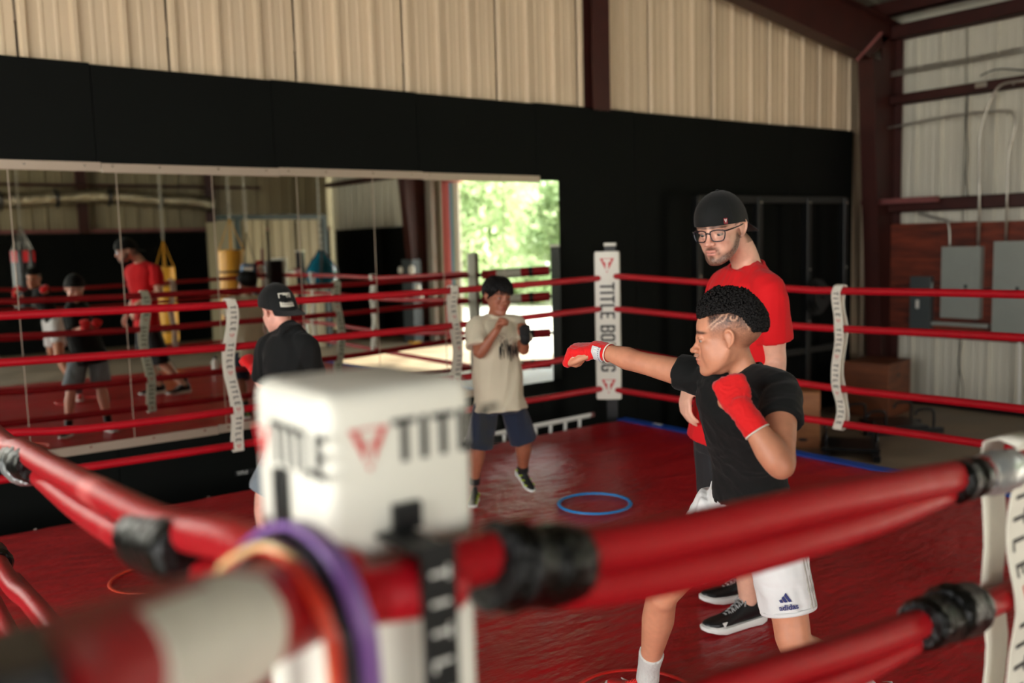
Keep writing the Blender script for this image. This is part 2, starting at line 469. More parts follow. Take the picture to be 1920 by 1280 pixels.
def frame_beam(y, w_=.10, col=True):
    """rigid frame: tapered columns and rafters, I section"""
    global tn
    for sg in (-1, 1):
        xe = RX if sg > 0 else LX
        for part in (0, 1):
            tn += 1; b = MB(); t = .012
            if part == 0:   # rafter: bottom flange, web, top flange
                xk = xe - sg * .62; zk = 3.52 if sg > 0 else 3.52
                xr = rx_mid; a0 = Vector((xk, y, zk + .06)); a1 = Vector((xr, y, eave(xr) - .36))
                c0 = Vector((xe, y, eave(xe) - .0)); c1 = Vector((xr, y, eave(xr) + .0))
                for (p, q) in ((a0, a1), (c0, c1)):
                    b.add([p + V(0, -w_, 0), p + V(0, w_, 0), q + V(0, w_, 0), q + V(0, -w_, 0), p + V(0, -w_, t), p + V(0, w_, t), q + V(0, w_, t), q + V(0, -w_, t)],
                          [(0, 1, 2, 3), (7, 6, 5, 4), (0, 3, 7, 4), (1, 5, 6, 2), (0, 4, 5, 1), (3, 2, 6, 7)])
                b.add([a0 + V(0, -t / 2, 0), a1 + V(0, -t / 2, 0), c1 + V(0, -t / 2, 0), c0 + V(0, -t / 2, 0), a0 + V(0, t / 2, 0), a1 + V(0, t / 2, 0), c1 + V(0, t / 2, 0), c0 + V(0, t / 2, 0)],
                      [(0, 1, 2, 3), (7, 6, 5, 4), (0, 4, 5, 1), (3, 2, 6, 7)])
            else:           # column, wider at the knee
                xi_b, xi_t = xe - sg * .34, xe - sg * .66; zt = 3.62
                for (xa, xb3) in ((xi_b, xi_t), (xe - sg * .03, xe - sg * .03)):
                    z2 = zt if xa == xi_b else 4.0
                    p, q = V(xa, y, ZF), V(xb3, y, z2); s_ = V(-sg * t, 0, 0)
                    b.add([p + V(0, -w_, 0), p + V(0, w_, 0), q + V(0, w_, 0), q + V(0, -w_, 0), p + V(0, -w_, 0) + s_, p + V(0, w_, 0) + s_, q + V(0, w_, 0) + s_, q + V(0, -w_, 0) + s_],
                          [(0, 1, 2, 3), (7, 6, 5, 4), (0, 3, 7, 4), (1, 5, 6, 2), (0, 4, 5, 1), (3, 2, 6, 7)])
                b.box((min(xi_b, xe - sg * .03), y - t / 2, ZF), (max(xi_b, xe - sg * .03), y + t / 2, 3.9))
                b.add([V(xi_b, y - t / 2, ZF), V(xi_t, y - t / 2, zt), V(xi_b, y - t / 2, zt), V(xi_b, y + t / 2, ZF), V(xi_t, y + t / 2, zt), V(xi_b, y + t / 2, zt)],
                      [(0, 1, 2), (5, 4, 3), (0, 3, 4, 1), (1, 4, 5, 2)])
            o = struct(b.build('trim_%d' % tn, m_rust))
frame_beam(MY - .22)
frame_beam(-4.9, .13)
# end-wall post above the black boards
tn += 1; b = MB(); b.box((5.50, MY - .04, 2.78), (5.71, MY - .028, 5.0)); b.box((5.598, MY - .03, 2.78), (5.612, MY + .1, 5.0)); b.box((5.50, MY + .09, 2.78), (5.71, MY + .1, 5.0))
struct(b.build('trim_%d' % tn, m_rust))
# black post behind the far end of the black boards
# east wall girts
def girt(name, z0, z1, y0, y1, m_, dep=.16):
    b = MB(); x1 = RX - .02; b.box((x1 - .012, y1, z0), (x1, y0, z1)); b.box((x1 - dep, y1, z1 - .012), (x1, y0, z1)); b.box((x1 - dep, y1, z0), (x1 - dep + .01, y0, z1)); b.box((x1 - dep, y1, z0), (x1 - dep + .06, y0, z0 + .01))
    struct(b.build(name, m_))
girt('trim_%d' % (tn + 1), 3.10, 3.21, 5.5, .3, m_rust); girt('trim_%d' % (tn + 2), 1.82, 1.97, 5.5, .3, m_rust)
girt('trim_%d' % (tn + 3), 3.10, 3.21, -4.3, FY, m_rust); girt('trim_%d' % (tn + 4), 3.86, 4.02, 5.5, FY, m_rust)
tn += 4
# knee brace, faded loose channel lying along the lower girt
b = MB(); b.tube([on(1, MY - .3, 1607, 112), on(1, MY - .5, 1652, 62)], .018, n=6); struct(b.build('trim_%d' % (tn + 1), m_rust2))
q0, q1 = on(0, RX - .3, 1619, 380), on(0, RX - .3, 1760, 374)
b = MB(); b.box((RX - .36, q1.y, q0.z - .035), (RX - .28, q0.y, q0.z + .03)); struct(b.build('trim_%d' % (tn + 2), m_rust2))
# door frames
b = MB(); b.box((RX - .06, -4.22, ZF), (RX + .16, -4.0, 2.9)); b.box((RX - .06, 0.0, ZF), (RX + .16, .16, 2.9)); b.box((RX - .06, -4.22, 2.86), (RX + .16, .16, 3.04))
struct(b.build('door_1', mat('pink_red_door_frame', (196, 96, 92), .5)))
b = MB(); b.box((RX - .0, -3.998, ZF), (RX + .02, -3.93, 2.86)); struct(b.build('trim_%d' % (tn + 3), mat('blue_door_strip', (120, 190, 220), .4)))
b = MB(); b.box((RX - .20, -4.62, ZF), (RX - .08, -4.40, 3.9)); struct(b.build('trim_%d' % (tn + 4), m_galv))
b = MB(); b.box((LX - .16, -4.12, ZF), (LX + .06, -4.0, 3.9)); b.box((LX - .16, 3.0, ZF), (LX + .06, 3.12, 3.9)); b.box((LX - .16, -4.12, 3.84), (LX + .06, 3.12, 3.98)); struct(b.build('door_2', m_rust))
b = MB(); b.box((-5.0, FY - .16, ZF), (-4.88, FY + .06, 3.7)); b.box((.48, FY - .16, ZF), (.6, FY + .06, 3.7)); b.box((-5.0, FY - .16, 3.64), (.6, FY + .06, 3.78)); struct(b.build('door_3', m_rust))
# low rail of the wall base
b = MB(); b.box((RX - .05, .2, ZF), (RX - .01, 5.5, ZF + .05)); struct(b.build('baseboard_east', m_steelb))

# outside ground, in daylight
b = MB(); b.box((RX + .2, -40, ZF - .3), (60, 30, ZF - .02)); b.box((-60, -60, ZF - .3), (RX + .2, FY - .2, ZF - .02)); b.box((-60, FY - .2, ZF - .3), (LX - .2, 30, ZF - .02))
tag(b.build('gravel_yard', mat('pale_gravel', (206, 200, 186), .9, var=.2, vscale=3, bump=.3, bscale=60)), None, None, None, 'structure')
# ------------------------------------------------------------------ boxing ring
m_canvas = mat('red_vinyl_canvas', (186, 22, 32), .34, var=.28, vscale=1.1, bump=.75, bscale=9, stretch=(1, 2.2, 1), bdist=.02, rvar=.1)
m_rope = mat('red_rope_vinyl', (178, 10, 28), .42, var=.12, vscale=9, bump=.1, bscale=60, spec=.4)
m_cover = mat('worn_red_vinyl', (156, 8, 20), .4, var=0, col2=(205, 96, 92), vscale=3.4, bump=.12, bscale=35, detail=8)
MATS['worn_red_vinyl'].node_tree.nodes['Color Ramp'].color_ramp.elements[0].position = .27
MATS['worn_red_vinyl'].node_tree.nodes['Color Ramp'].color_ramp.elements[1].position = .37
m_pad = mat('white_pad_vinyl', (224, 222, 208), .42, var=.06, vscale=5, bump=.06, bscale=20)
m_strap = mat('white_strap_vinyl', (222, 218, 202), .5, var=.08, vscale=20)
m_ink = mat('black_ink', (16, 18, 18), .5)
m_redink = mat('red_ink', (196, 24, 34), .5)
m_tape = mat('black_tape', (2, 3, 2), .3, bump=.6, bscale=45, spec=.3, bdist=.02)
m_silver = mat('silver_tape', (190, 196, 196), .28, metal=.75, bump=.5, bscale=60)
m_blue = mat('blue_apron_vinyl', (22, 74, 170), .45)
m_wtext = mat('white_ink', (228, 228, 220), .5)

X1, Y1 = RING + EX, RING + EY
cv = thing('ring_canvas', (RING / 2, RING / 2, ZF), 'wrinkled dark red vinyl canvas covering the boxing ring floor', 'ring canvas')
n = 200; P = []; F = []
for i in range(n + 1):
    for j in range(n + 1):
        x = -EX + (X1 + EX) * i / n; y = -EX + (Y1 + EX) * j / n
        q = Vector((x * .9 + .25 * y, y * 2.1, 0)); a = noise.noise(q + Vector((noise.noise(q * 1.3) * .8, 0, 0)))
        bq = Vector((x * 3.1 - y, y * 5.2 + x, 4)); c = noise.noise(bq)
        z = -.001 - .009 * abs(a) ** .6 - .0045 * abs(c) ** .7
        if i in (0, n) or j in (0, n): z -= .004
        if i == n or j == n: x += .006 * noise.noise(Vector((0, y * 9, 1))); y += .006 * noise.noise(Vector((x * 9, 0, 2)))
        P.append((x, y, z))
for i in range(n):
    for j in range(n):
        a = i * (n + 1) + j; F.append((a, a + n + 1, a + n + 2, a + 1))
# thickness rim
base = len(P); rim = [i * (n + 1) for i in range(n + 1)] + [n * (n + 1) + j for j in range(1, n + 1)] + [i * (n + 1) + n for i in range(n - 1, -1, -1)] + [j for j in range(n - 1, 0, -1)]
for k in rim: P.append((P[k][0], P[k][1], -.05))
for k in range(len(rim)): F.append((rim[k], rim[(k + 1) % len(rim)], base + (k + 1) % len(rim), base + k))
F.append(tuple(base + k for k in range(len(rim))))
mb = MB(); mb.add(P, F); mb.build('canvas_sheet', m_canvas, cv, smooth=True, ang=50)
mb = MB(); mb.box((-EX + .03, -EX + .03, ZF), (X1 - .03, Y1 - .03, -.055)); mb.build('platform', m_black, cv)
mb = MB(); mb.box((X1 - .10, -EX, -.001), (X1 + .012, Y1 + .005, .005)); mb.box((X1 + .008, -EX, -.2), (X1 + .014, Y1 + .005, .003)); sk = mb.build('edge_trim', m_blue, cv)
tag(sk, 'bright blue vinyl edge band')
q = on(2, .006, 1222, 797); mb = MB(); word(mb, 'TITLE', V(X1 - .03, q.y + .05, .0055), V(0, -1, 0), V(1, 0, 0), .034); mb.build('lettering', m_wtext, sk)['kind'] = 'stuff'
for k in range(16):
    x = X1 - .35 - k * .34 + random.uniform(-.03, .03); mb = MB(); mb.torus((x, Y1 - .025, .002), .009, .0028, n=12, k=5); mb.build('grommet', m_screw, cv)
q = on(1, MY - .02, 460, 886)
mb = MB(); mb.obox((q.x + .05, Y1 + .004, -.035), V(1, 0, 0), V(0, 1, 0), V(0, 0, 1), .001, .001, .001)
lb = MB(); lb.box((q.x - .07, MY - .006, q.z - .018), (q.x + .12, MY + .003, q.z + .018)); lb = tag(lb.build('wall_sticker', m_ink), 'small black sticker with white lettering low on the black wall', 'sticker')
mb = MB(); word(mb, 'TITLE', V(q.x - .055, MY - .0065, q.z - .011), V(1, 0, 0), V(0, 0, 1), .024, gap=.2); mb.build('lettering', m_wtext, lb)['kind'] = 'stuff'

def zs(ax, val, pts):
    return [on(ax, val, *p) for p in pts]
H = [1.25, 1.0, .63, .37]
northp = [[(0, 592), (430, 571), (843, 545), (1116, 522)],
          [(0, 680), (423, 651), (593, 635), (836, 612), (1079, 584), (1116, 580)],
          [(0, 812), (160, 803), (416, 772), (820, 715), (969, 690), (1116, 662)],
          [(0, 899), (430, 836), (989, 751), (1080, 736), (1118, 730)]]
eastp = [[(1178, 519), (1480, 541), (1573, 545), (1920, 552)], [(1178, 581), (1480, 610), (1920, 633)],
         [(1178, 658), (1500, 718), (1920, 767)], [(1178, 734), (1500, 783), (1885, 838)]]
ordn = ['top', 'second', 'third', 'lowest']
def rope(P, label, grp, r=.0235, m_=None):
    a = MB(); Q, _ = catmull(P, 7); a.tube(Q, r, n=12, cap='flat')
    return tag(a.build('ring_rope', m_ or m_rope, smooth=True, ang=60), label, 'rope', grp)
NR, ER = [], []
for k in range(4):
    L_ = zs(1, RING, northp[k]); L_ = [V(0.0, RING, L_[0].z + .0)] + [p for p in L_ if p.x > .1]; L_.append(V(RING, RING, L_[-1].z)); NR.append(L_)
    rope(L_, '%s red ring rope in front of the mirrors' % ordn[k], 'ropes on the mirror side')
for k in range(4):
    L_ = zs(0, RING, eastp[k]); L_ = [V(RING, RING, L_[0].z)] + L_ + [V(RING, 0, L_[-1].z - .01)]; ER.append(L_)
    rope(L_, '%s red ring rope on the right, towards the electrical boxes' % ordn[k], 'ropes on the electrical box side')
def zat(L_, ax, u):
    for a, b in zip(L_[:-1], L_[1:]):
        lo, hi = (a, b) if a[ax] <= b[ax] else (b, a)
        if lo[ax] - 1e-6 <= u <= hi[ax] + 1e-6: return lo.lerp(hi, (u - lo[ax]) / max(hi[ax] - lo[ax], 1e-6)).z
    return L_[-1].z

def strap(p0, rd, nrm, zl, label, grp, wid=.062, amp=.035, double=True, seed=0, letters=True, both=False):
    """white spacer strap woven past the ropes: p0 xy of its middle, rd along the rope, nrm towards the reader"""
    rnd = random.Random(seed); zt, zb = zl[0] + .03, zl[-1] - .035; N_ = 26
    S_ = []
    for i in range(N_ + 1):
        t = i / N_; z = zt + (zb - zt) * t
        wob = amp * (.5 * math.sin(t * 9.5 + seed) + .35 * math.sin(t * 5 + seed * 2)) * (1 - abs(2 * t - 1) ** 6)
        near = min(abs(z - q) for q in zl)
        off = .029 - .012 * min(near / .09, 1)
        S_.append((z, wob, off))
    def pt(i, u, back=0):
        i = max(0, min(N_ - 1e-6, i)); k = int(i); f = i - k
        z, wv, of = [S_[k][c] * (1 - f) + S_[k + 1][c] * f for c in range(3)]
        return V(p0.x, p0.y, z) + rd * (wv + u) + nrm * (of if not back else -of)
    o = thing('rope_spacer', (p0.x, p0.y, zb), label, 'spacer strap', grp)
    for e_, nm_ in ((0, 'strap_loop'), (N_, 'strap_loop')):
        a_, b_, c_, d_ = pt(e_, -.5 * wid, 1), pt(e_, .5 * wid, 1), pt(e_, .5 * wid), pt(e_, -.5 * wid); lp_ = MB(); mm = V(0, 0, .008 if e_ == 0 else -.008)
        m1, m2 = (a_ + d_) / 2 + mm, (b_ + c_) / 2 + mm; lp_.loft([[a_, b_, b_ + V(0, 0, .003), a_ + V(0, 0, .003)], [m1, m2, m2 + V(0, 0, .003), m1 + V(0, 0, .003)], [d_, c_, c_ + V(0, 0, .003), d_ + V(0, 0, .003)]]); lp_.build(nm_, m_strap, o, smooth=True)
    for back in (0, 1):
        mb = MB(); P = []; F = []
        for i in range(N_ + 1):
            for u, e in ((-.5, 0), (.5, 0), (.5, .0025), (-.5, .0025)):
                P.append(pt(i, u * wid, back) + nrm * (e if not back else -e))
        for i in range(N_):
            for j in range(4): a = i * 4 + j; b_ = i * 4 + (j + 1) % 4; F.append((a, b_, b_ + 4, a + 4))
        F += [(3, 2, 1, 0), (N_ * 4, N_ * 4 + 1, N_ * 4 + 2, N_ * 4 + 3)]
        mb.add(P, F); bd = mb.build('strap_face' if not back else 'strap_back', m_strap, o, smooth=True, ang=40)
        if (back == 0 and letters) or (back == 1 and both):
            tm, lm = MB(), MB(); h = wid * .56; step = (zt - zb) / N_
            s_ = .035
            while s_ < zt - zb - .17:
                def wp(a, b_, s0=s_):
                    if a is None: return nrm if not back else -nrm
                    return pt((s0 + a) / step, (b_ - h / 2) * (1 if not back else -1), back) + nrm * (.003 if not back else -.003)
                ln = wlen('TITLE', .5) * h
                word(tm, 'TITLE', None, nrm, nrm, h, .0006, .5, wp)
                s2 = s_ + ln + .028
                if s2 < zt - zb - .03:
                    c_ = pt((s2 + .0) / step, 0, back) + nrm * (.003 if not back else -.003); logo(lm, c_ + V(0, 0, .012), rd * (1 if not back else -1), V(0, 0, 1), .030, .0006)
                s_ = s2 + .045
            tm.build('lettering', m_ink, bd)['kind'] = 'stuff'
            if lm.v: lm.build('emblems', m_redink, bd)['kind'] = 'stuff'
    return o
INn = V(0, -1, 0); INe = V(-1, 0, 0)
for x, sd_, lb in ((1.66, 1, 'white lettered strap on the mirror side ropes, left of the boy in the cap'), (3.29, 3, 'white lettered strap on the mirror side ropes, left of the boy in the cream shirt')):
    strap(V(x, RING, 0), V(1, 0, 0), INn, [zat(NR[k], 0, x) for k in range(4)], lb, 'straps tying the ropes', seed=sd_, both=True)
strap(V(RING, 2.66, 0), V(0, -1, 0), INe, [zat(ER[k], 1, 2.66) for k in range(4)], 'white lettered strap on the right hand ropes beside the wooden box', 'straps tying the ropes', seed=5, amp=.05)
strap(V(RING, 1.03, 0), V(0, -1, 0), INe, [zat(ER[k], 1, 1.03) for k in range(4)], 'white lettered strap seen only in the mirror beside the teal bag', 'straps tying the ropes', seed=2)

# near ropes, in doubled worn covers
def px_path(ax, val, pts): return [on(ax, val, *p) for p in pts]
SR1 = px_path(1, -.02, [(905, 1045), (1080, 1035), (1300, 996), (1500, 950), (1660, 918), (1790, 893), (1900, 868)])
SR1 = [V(.02, -.03, 1.285)] + SR1 + [V(2.2, 0, 1.17), V(RING, 0, ER[0][-1].z)]
SR1b = px_path(1, -.01, [(905, 1085), (1080, 1100), (1300, 1062), (1500, 1012), (1660, 965), (1790, 915)])
SR2 = px_path(1, 0, [(1250, 1330), (1420, 1268), (1600, 1213), (1720, 1170), (1900, 1112)])
SR2 = [V(.02, -.02, 1.06)] + SR2 + [V(2.4, 0, .93), V(RING, 0, ER[1][-1].z)]
SR2b = px_path(1, .01, [(1250, 1380), (1420, 1325), (1600, 1262), (1720, 1195)])
rs = rope(SR1, 'thick red covered rope crossing the foreground to the right', 'near ropes', .024, m_cover)
a = MB(); Q, _ = catmull(SR1b, 7); a.tube(Q, [.019 + .007 * math.sin(math.pi * i / (len(Q) - 1)) for i in range(len(Q))], n=12, cap='flat'); a.build('sagging_cover', m_cover, rs, smooth=True, ang=60)
rs2 = rope(SR2, 'second red covered rope in the lower right foreground', 'near ropes', .022, m_cover)
a = MB(); Q, _ = catmull(SR2b, 7); a.tube(Q, .020, n=12, cap='flat'); a.build('sagging_cover', m_cover, rs2, smooth=True, ang=60)
WR1 = px_path(0, -.01, [(440, 1015), (310, 985), (190, 925), (90, 872), (40, 842), (0, 822)])
WR1 = [V(-.01, .02, 1.30)] + WR1 + [V(0, 3.0, 1.15), V(0, RING, NR[0][0].z)]
WR1b = px_path(0, -.0, [(440, 1090), (340, 1070), (250, 1010), (150, 950), (70, 890)])
WR2 = px_path(0, 0, [(150, 1235), (60, 1130), (0, 1060)])
WR2 = [V(0, .02, 1.06), V(0, .6, .93)] + WR2 + [V(0, 3.2, .88), V(0, RING, NR[1][0].z)]
rw = rope(WR1, 'pinkish red covered rope running up the left foreground', 'near ropes', .023, m_cover)
a = MB(); Q, _ = catmull(WR1b, 7); a.tube(Q, [.019 + .006 * math.sin(math.pi * i / (len(Q) - 1)) for i in range(len(Q))], n=12, cap='flat'); a.build('sagging_cover', m_cover, rw, smooth=True, ang=60)
rw2 = rope(WR2, 'scuffed red rope at the lower left edge of the view', 'near ropes', .023, m_cover)
a = MB(); Q, _ = catmull([p + V(.03, 0, -.045) for p in WR2[1:5]], 7); a.tube(Q, .02, n=12, cap='flat'); a.build('sagging_cover', m_cover, rw2, smooth=True, ang=60)
for k in (2, 3):
    rope([V(0, 0, H[k]), V(2.4, 0, H[k] - .03), V(RING, 0, ER[k][-1].z)], '%s red rope on the near right side seen in the mirror' % ordn[k], 'near ropes')
    rope([V(0, 0, H[k]), V(0, 2.4, H[k] - .03), V(0, RING, NR[k][0].z)], '%s red rope on the near left side of the ring' % ordn[k], 'near ropes')
def wrap_tape(P, r, name, m_, parent, label, seed=0, wob=.18, n=14):
    rnd = random.Random(seed); a = MB(); Q, _ = catmull(P, 8)
    R_ = [r * (1 + wob * noise.noise(Vector((i * 2.3 + seed, 3.1, 0)))) * (.86 if i in (0, len(Q) - 1) else 1) for i in range(len(Q))]
    a.tube(Q, R_, n=n, ry=[x * 1.12 for x in R_], cap='flat')
    o = a.build(name, m_, parent, smooth=True, ang=50); tag(o, label); return o
def mid(A, B): return [(a + b) / 2 for a, b in zip(A, B)]
wrap_tape(px_path(1, -.02, [(912, 1060), (990, 1062), (1075, 1055)]), .040, 'tape_wrap', m_tape, rs, 'crumpled black tape wrap', 1)
wrap_tape(px_path(1, -.02, [(1785, 905), (1835, 893)]), .030, 'tape_wrap', m_tape, rs, 'crumpled black tape wrap', 2, .3)
wrap_tape(px_path(1, -.02, [(1838, 892), (1898, 878)]), .032, 'silver_tape_wrap', m_silver, rs, 'shiny silver tape', 3, .3)
wrap_tape(px_path(1, 0, [(1722, 1172), (1772, 1158)]), .038, 'tape_wrap', m_tape, rs2, 'crumpled black tape wrap', 4, .3)
wrap_tape(px_path(1, 0, [(1766, 1150), (1826, 1140)]), .041, 'silver_tape_wrap', m_tape, rs2, 'shiny dark plastic tape', 5, .35)
wrap_tape(px_path(0, -.005, [(372, 1036), (320, 1025), (272, 1008)]), .043, 'tape_wrap', m_tape, rw, 'wide black tape band', 6, .12)
wrap_tape(px_path(0, -.005, [(68, 872), (30, 858)]), .038, 'tape_wrap', m_tape, rw, 'black and silver tape band', 7, .2)
wrap_tape(px_path(0, -.005, [(50, 874), (38, 868)]), .0405, 'silver_tape_wrap', m_silver, rw, 'silver tape ring', 8, .1)
wrap_tape(px_path(0, -.005, [(236, 952), (229, 948)]), .0245, 'tape_wrap', m_tape, rw, 'thin dark band', 9, .0)
wrap_tape([WR2[4] + V(0, .02, 0), WR2[4] + V(0, .14, 0)], .034, 'tape_wrap', m_tape, rw2, 'black tape band', 10, .2)
# strap at the right edge, close to the camera
zz = [zat(SR1, 0, 1.27), zat(SR2, 0, 1.27), .60, .35]
strap(V(1.236, 0, 0), V(1, 0, 0), V(0, -1, 0), zz, 'large white lettered strap at the right edge of the view', 'straps tying the ropes', wid=.075, amp=.05, seed=4)
strap(V(0, 3.2, 0), V(0, 1, 0), V(-1, 0, 0), [zat(WR1, 1, 3.2), zat(WR2, 1, 3.2), .6, .35], 'white lettered strap on the near left ropes', 'straps tying the ropes', seed=6)
strap(V(3.3, 0, 0), V(1, 0, 0), V(0, 1, 0), [zat(SR1, 0, 3.3), zat(SR2, 0, 3.3), .6, .35], 'white lettered strap on the near right ropes seen in the mirror behind the man', 'straps tying the ropes', seed=7)

# corners: steel post outside, turnbuckles in red covers, upright pad inside
def corner(cx, cy, dx, dy, hs, label, dist=.55, pad=True, post_top=1.53, ccol=None):
    ou = V(dx, dy, 0).normalized(); pp = V(cx, cy, 0) + ou * dist * 1.414; s_ = V(-ou.y, ou.x, 0)
    t = thing('corner_post', (pp.x, pp.y, ZF), label + ', black steel with red padded turnbuckles', 'ring post', 'ring corner posts')
    b = MB(); b.obox((pp.x, pp.y, (ZF + post_top) / 2), ou, s_, V(0, 0, 1), .05, .05, (post_top - ZF) / 2); b.obox((pp.x, pp.y, ZF + .01), ou, s_, V(0, 0, 1), .12, .12, .01)
    b.build('post', m_steelb, t, bevel=.004)
    b = MB(); b.obox((pp.x, pp.y, post_top + .012), ou, s_, V(0, 0, 1), .055, .055, .014); b.build('post_cap', m_galv, t, bevel=.003)
    for k, h in enumerate(hs):
        a0 = V(cx, cy, h) + ou * .05; a1 = pp + V(0, 0, h + .03) - ou * .07
        b = MB(); b.tube([a0, a1], .045, n=14, cap='flat'); c_ = b.build('turnbuckle_cover', m_rope, t, smooth=True, ang=50)
        b = MB(); b.tube([a0.lerp(a1, .22), a0.lerp(a1, .58)], .0465, n=14, cap='flat'); b.build('label_patch', m_strap, c_, smooth=True, ang=50)
        b = MB(); b.tube([a0.lerp(a1, .70), a0.lerp(a1, .76)], .0468, n=14, cap='flat'); b.build('band', m_ink, c_, smooth=True, ang=50)
        b = MB(); b.tube([a1, pp + V(0, 0, h + .03) - ou * .045], .014, n=8); b.torus(pp + V(0, 0, h + .03) - ou * .06, .018, .006, V(0, 0, 1), 16, 6); b.build('hook', m_galv, c_, smooth=True)
        b = MB(); b.cyl(V(cx, cy, h) - ou * .02, a0, .02, 10); b.build('rope_end', m_steelb, c_)
    return t
corner(RING, RING, 1, 1, [NR[k][-1].z for k in range(4)], 'far corner post beside the mirrors')
corner(RING, 0, 1, -1, [ER[k][-1].z for k in range(4)], 'right corner post of the ring')
corner(0, RING, -1, 1, [NR[k][0].z for k in range(4)], 'left corner post of the ring', dist=.45)

# far corner pad
ou = V(1, 1, 0).normalized(); rt = V(1, -1, 0).normalized()
q = on(1, RING, 1146, 478)
def flat_pad(cx, cy, ou, zt, zb, label, wid=.205, text=True):
    rt = V(ou.y, -ou.x, 0); c = V(cx, cy, 0) - ou * .05
    t = thing('corner_pad', (c.x, c.y, zb), label, 'corner pad', 'ring corner pads')
    b = MB(); P = []; prof = [(-.5, .05), (-.5, -.005), (-.46, -.028), (0, -.034), (.46, -.028), (.5, -.005), (.5, .05)]
    rings = []
    for z, g in ((zb, .96), (zb + .012, 1), (zt - .02, 1), (zt, .95)):
        rings.append([c + rt * (a * wid * g) + ou * o_ + V(0, 0, z) for a, o_ in prof])
    b.loft(rings); o = b.build('pad', m_pad, t, bevel=.004)
    if text:
        H_ = zt - zb; lm, l2 = MB(), MB(); f0 = c - ou * .0335
        logo(lm, f0 + V(0, 0, zt - .055), rt, V(0, 0, 1), .115, .0012)
        logo(l2, f0 + V(0, 0, zb + .165), rt, V(0, 0, 1), .115, .0012)
        h = .118; L1 = wlen('TITLE BOXING', .10) * h; tot = H_ - .055 - .165 - .24
        s_ = (zt - .26 - (zb + .22)) / L1
        nr = -ou
        def wp(a, b_):
            if a is None: return nr
            return f0 + V(0, 0, zt - .25 - a * s_) + rt * (b_ - h / 2)
        letters('TITLE BOXING', h, .10, m_ink, o, .0012, wp)
        lm.build('emblem', m_redink, o); l2.build('emblem', m_redink, o)
    return t
flat_pad(RING, RING, ou, 1.49, .285, 'tall white pad lettered down its front at the far corner of the ring')
flat_pad(RING, 0, V(1, -1, 0).normalized(), 1.46, .3, 'tall white pad at the right corner of the ring')
flat_pad(0, RING, V(-1, 1, 0).normalized(), 1.46, .3, 'tall white pad at the left corner of the ring')

# near corner: box pad, strap, covered turnbuckle, elastic bands
np_ = thing('corner_pad', (.1, .1, .29), 'large blurred white box pad with dark lettering at the nearest corner', 'corner pad', 'ring corner pads')
b = MB(); b.rbox((.02, .02, .29), (.178, .178, 1.452), .016, 4); pdo = b.build('pad', m_pad, np_, smooth=True, ang=60)
lm = MB(); p = on(1, .0195, 690, 802); logo(lm, V(p.x, .0195, p.z), V(1, 0, 0), V(0, 0, 1), .038); lm.build('emblem', m_redink, pdo)
def flat(o_, dx, dy):
    n_ = dx.cross(dy); return lambda a, b_: n_ if a is None else o_ + dx * a + dy * b_
p = on(1, .0195, 737, 862); letters('TITLE', .040, .12, m_ink, pdo, .0012, flat(V(p.x, .0195, p.z - .003), V(1, 0, 0), V(0, 0, 1)))
p = on(0, .0195, 512, 862); letters('TITLE', .040, .12, m_ink, pdo, .0012, flat(V(.0195, p.y, p.z), V(0, -1, 0), V(0, 0, 1)))
lm = MB(); p = on(0, .0195, 492, 800); logo(lm, V(.0195, p.y + .002, p.z), V(0, -1, 0), V(0, 0, 1), .036); lm.build('emblem', m_redink, pdo)
a0, a1 = on(1, .014, 772, 940), on(1, -.028, 800, 1015)
b = MB(); b.obox((a0 + V(a1.x, .014, a1.z)) / 2, V(1, 0, 0), V(0, 1, 0), V(0, 0, 1), .014, .004, (a0.z - a1.z) / 2 + .0); b.build('strap_tab', m_ink, np_)
a2 = on(0, .014, 525, 918); a3 = on(0, .014, 530, 985); b = MB(); b.obox((a2 + a3) / 2, V(1, 0, 0), V(0, 1, 0), V(0, 0, 1), .004, .009, (a2.z - a3.z) / 2 + .02); b.build('strap_tab', m_ink, np_)
b = MB(); xs = on(1, -.066, 832, 1150).x; b.obox((xs, -.060, 1.14), V(1, 0, 0), V(0, 1, 0), V(0, 0, 1), .017, .002, .19); b.box((xs - .017, -.06, 1.318), (xs + .017, .018, 1.322)); st = b.build('long_strap', m_ink, np_)
tm = MB()
def wp(a, b_):
    if a is None: return V(0, -1, 0)
    return V(xs - .0095 + b_, -.0625, 1.310 - a)
letters('TITLE', .019, .95, m_wtext, st, .0008, wp)

nc = thing('corner_post', (-.28, -.2, ZF), 'nearest ring post with its big blurred red turnbuckle cover', 'ring post', 'ring corner posts')
pp = at(-60, 1235, .405)
b = MB(); b.box((pp.x - .034, pp.y - .034, ZF), (pp.x + .034, pp.y + .034, pp.z)); b.build('post', m_steelb, nc, bevel=.004)
A = [at(620, 1105, .76), at(470, 1160, .66), at(300, 1215, .56), at(110, 1300, .47), at(20, 1345, .43)]
b = MB(); b.tube(A, [.034, .038, .040, .040, .040], n=20, sub=5, cap='flat'); cvr = b.build('turnbuckle_cover', m_cover, nc, smooth=True, ang=50)
b = MB(); B = [A[1].lerp(A[2], t) for t in (.2, .6, .99)] + [A[2].lerp(A[3], .6)]
b.tube([p - V(0, 0, .004) for p in B], [.0412, .0430, .0434, .0434], n=20, cap='flat'); lp = b.build('label_patch', m_strap, cvr, smooth=True, ang=50)
for h in (1.0, .63, .37):
    b = MB(); b.tube([V(0, 0, h) - V(.02, .02, 0), V(-.22, -.2, h - .03)], .04, n=14, cap='flat'); b.build('turnbuckle_cover', m_rope, nc, smooth=True, ang=50)
b = MB(); b.tube([V(.0, .0, 1.29), at(640, 1090, .78)], .03, n=12); b.tube([V(.0, -.02, 1.29), V(.1, -.035, 1.28)], .026, n=10); b.build('rope_knot', m_rope, nc, smooth=True)

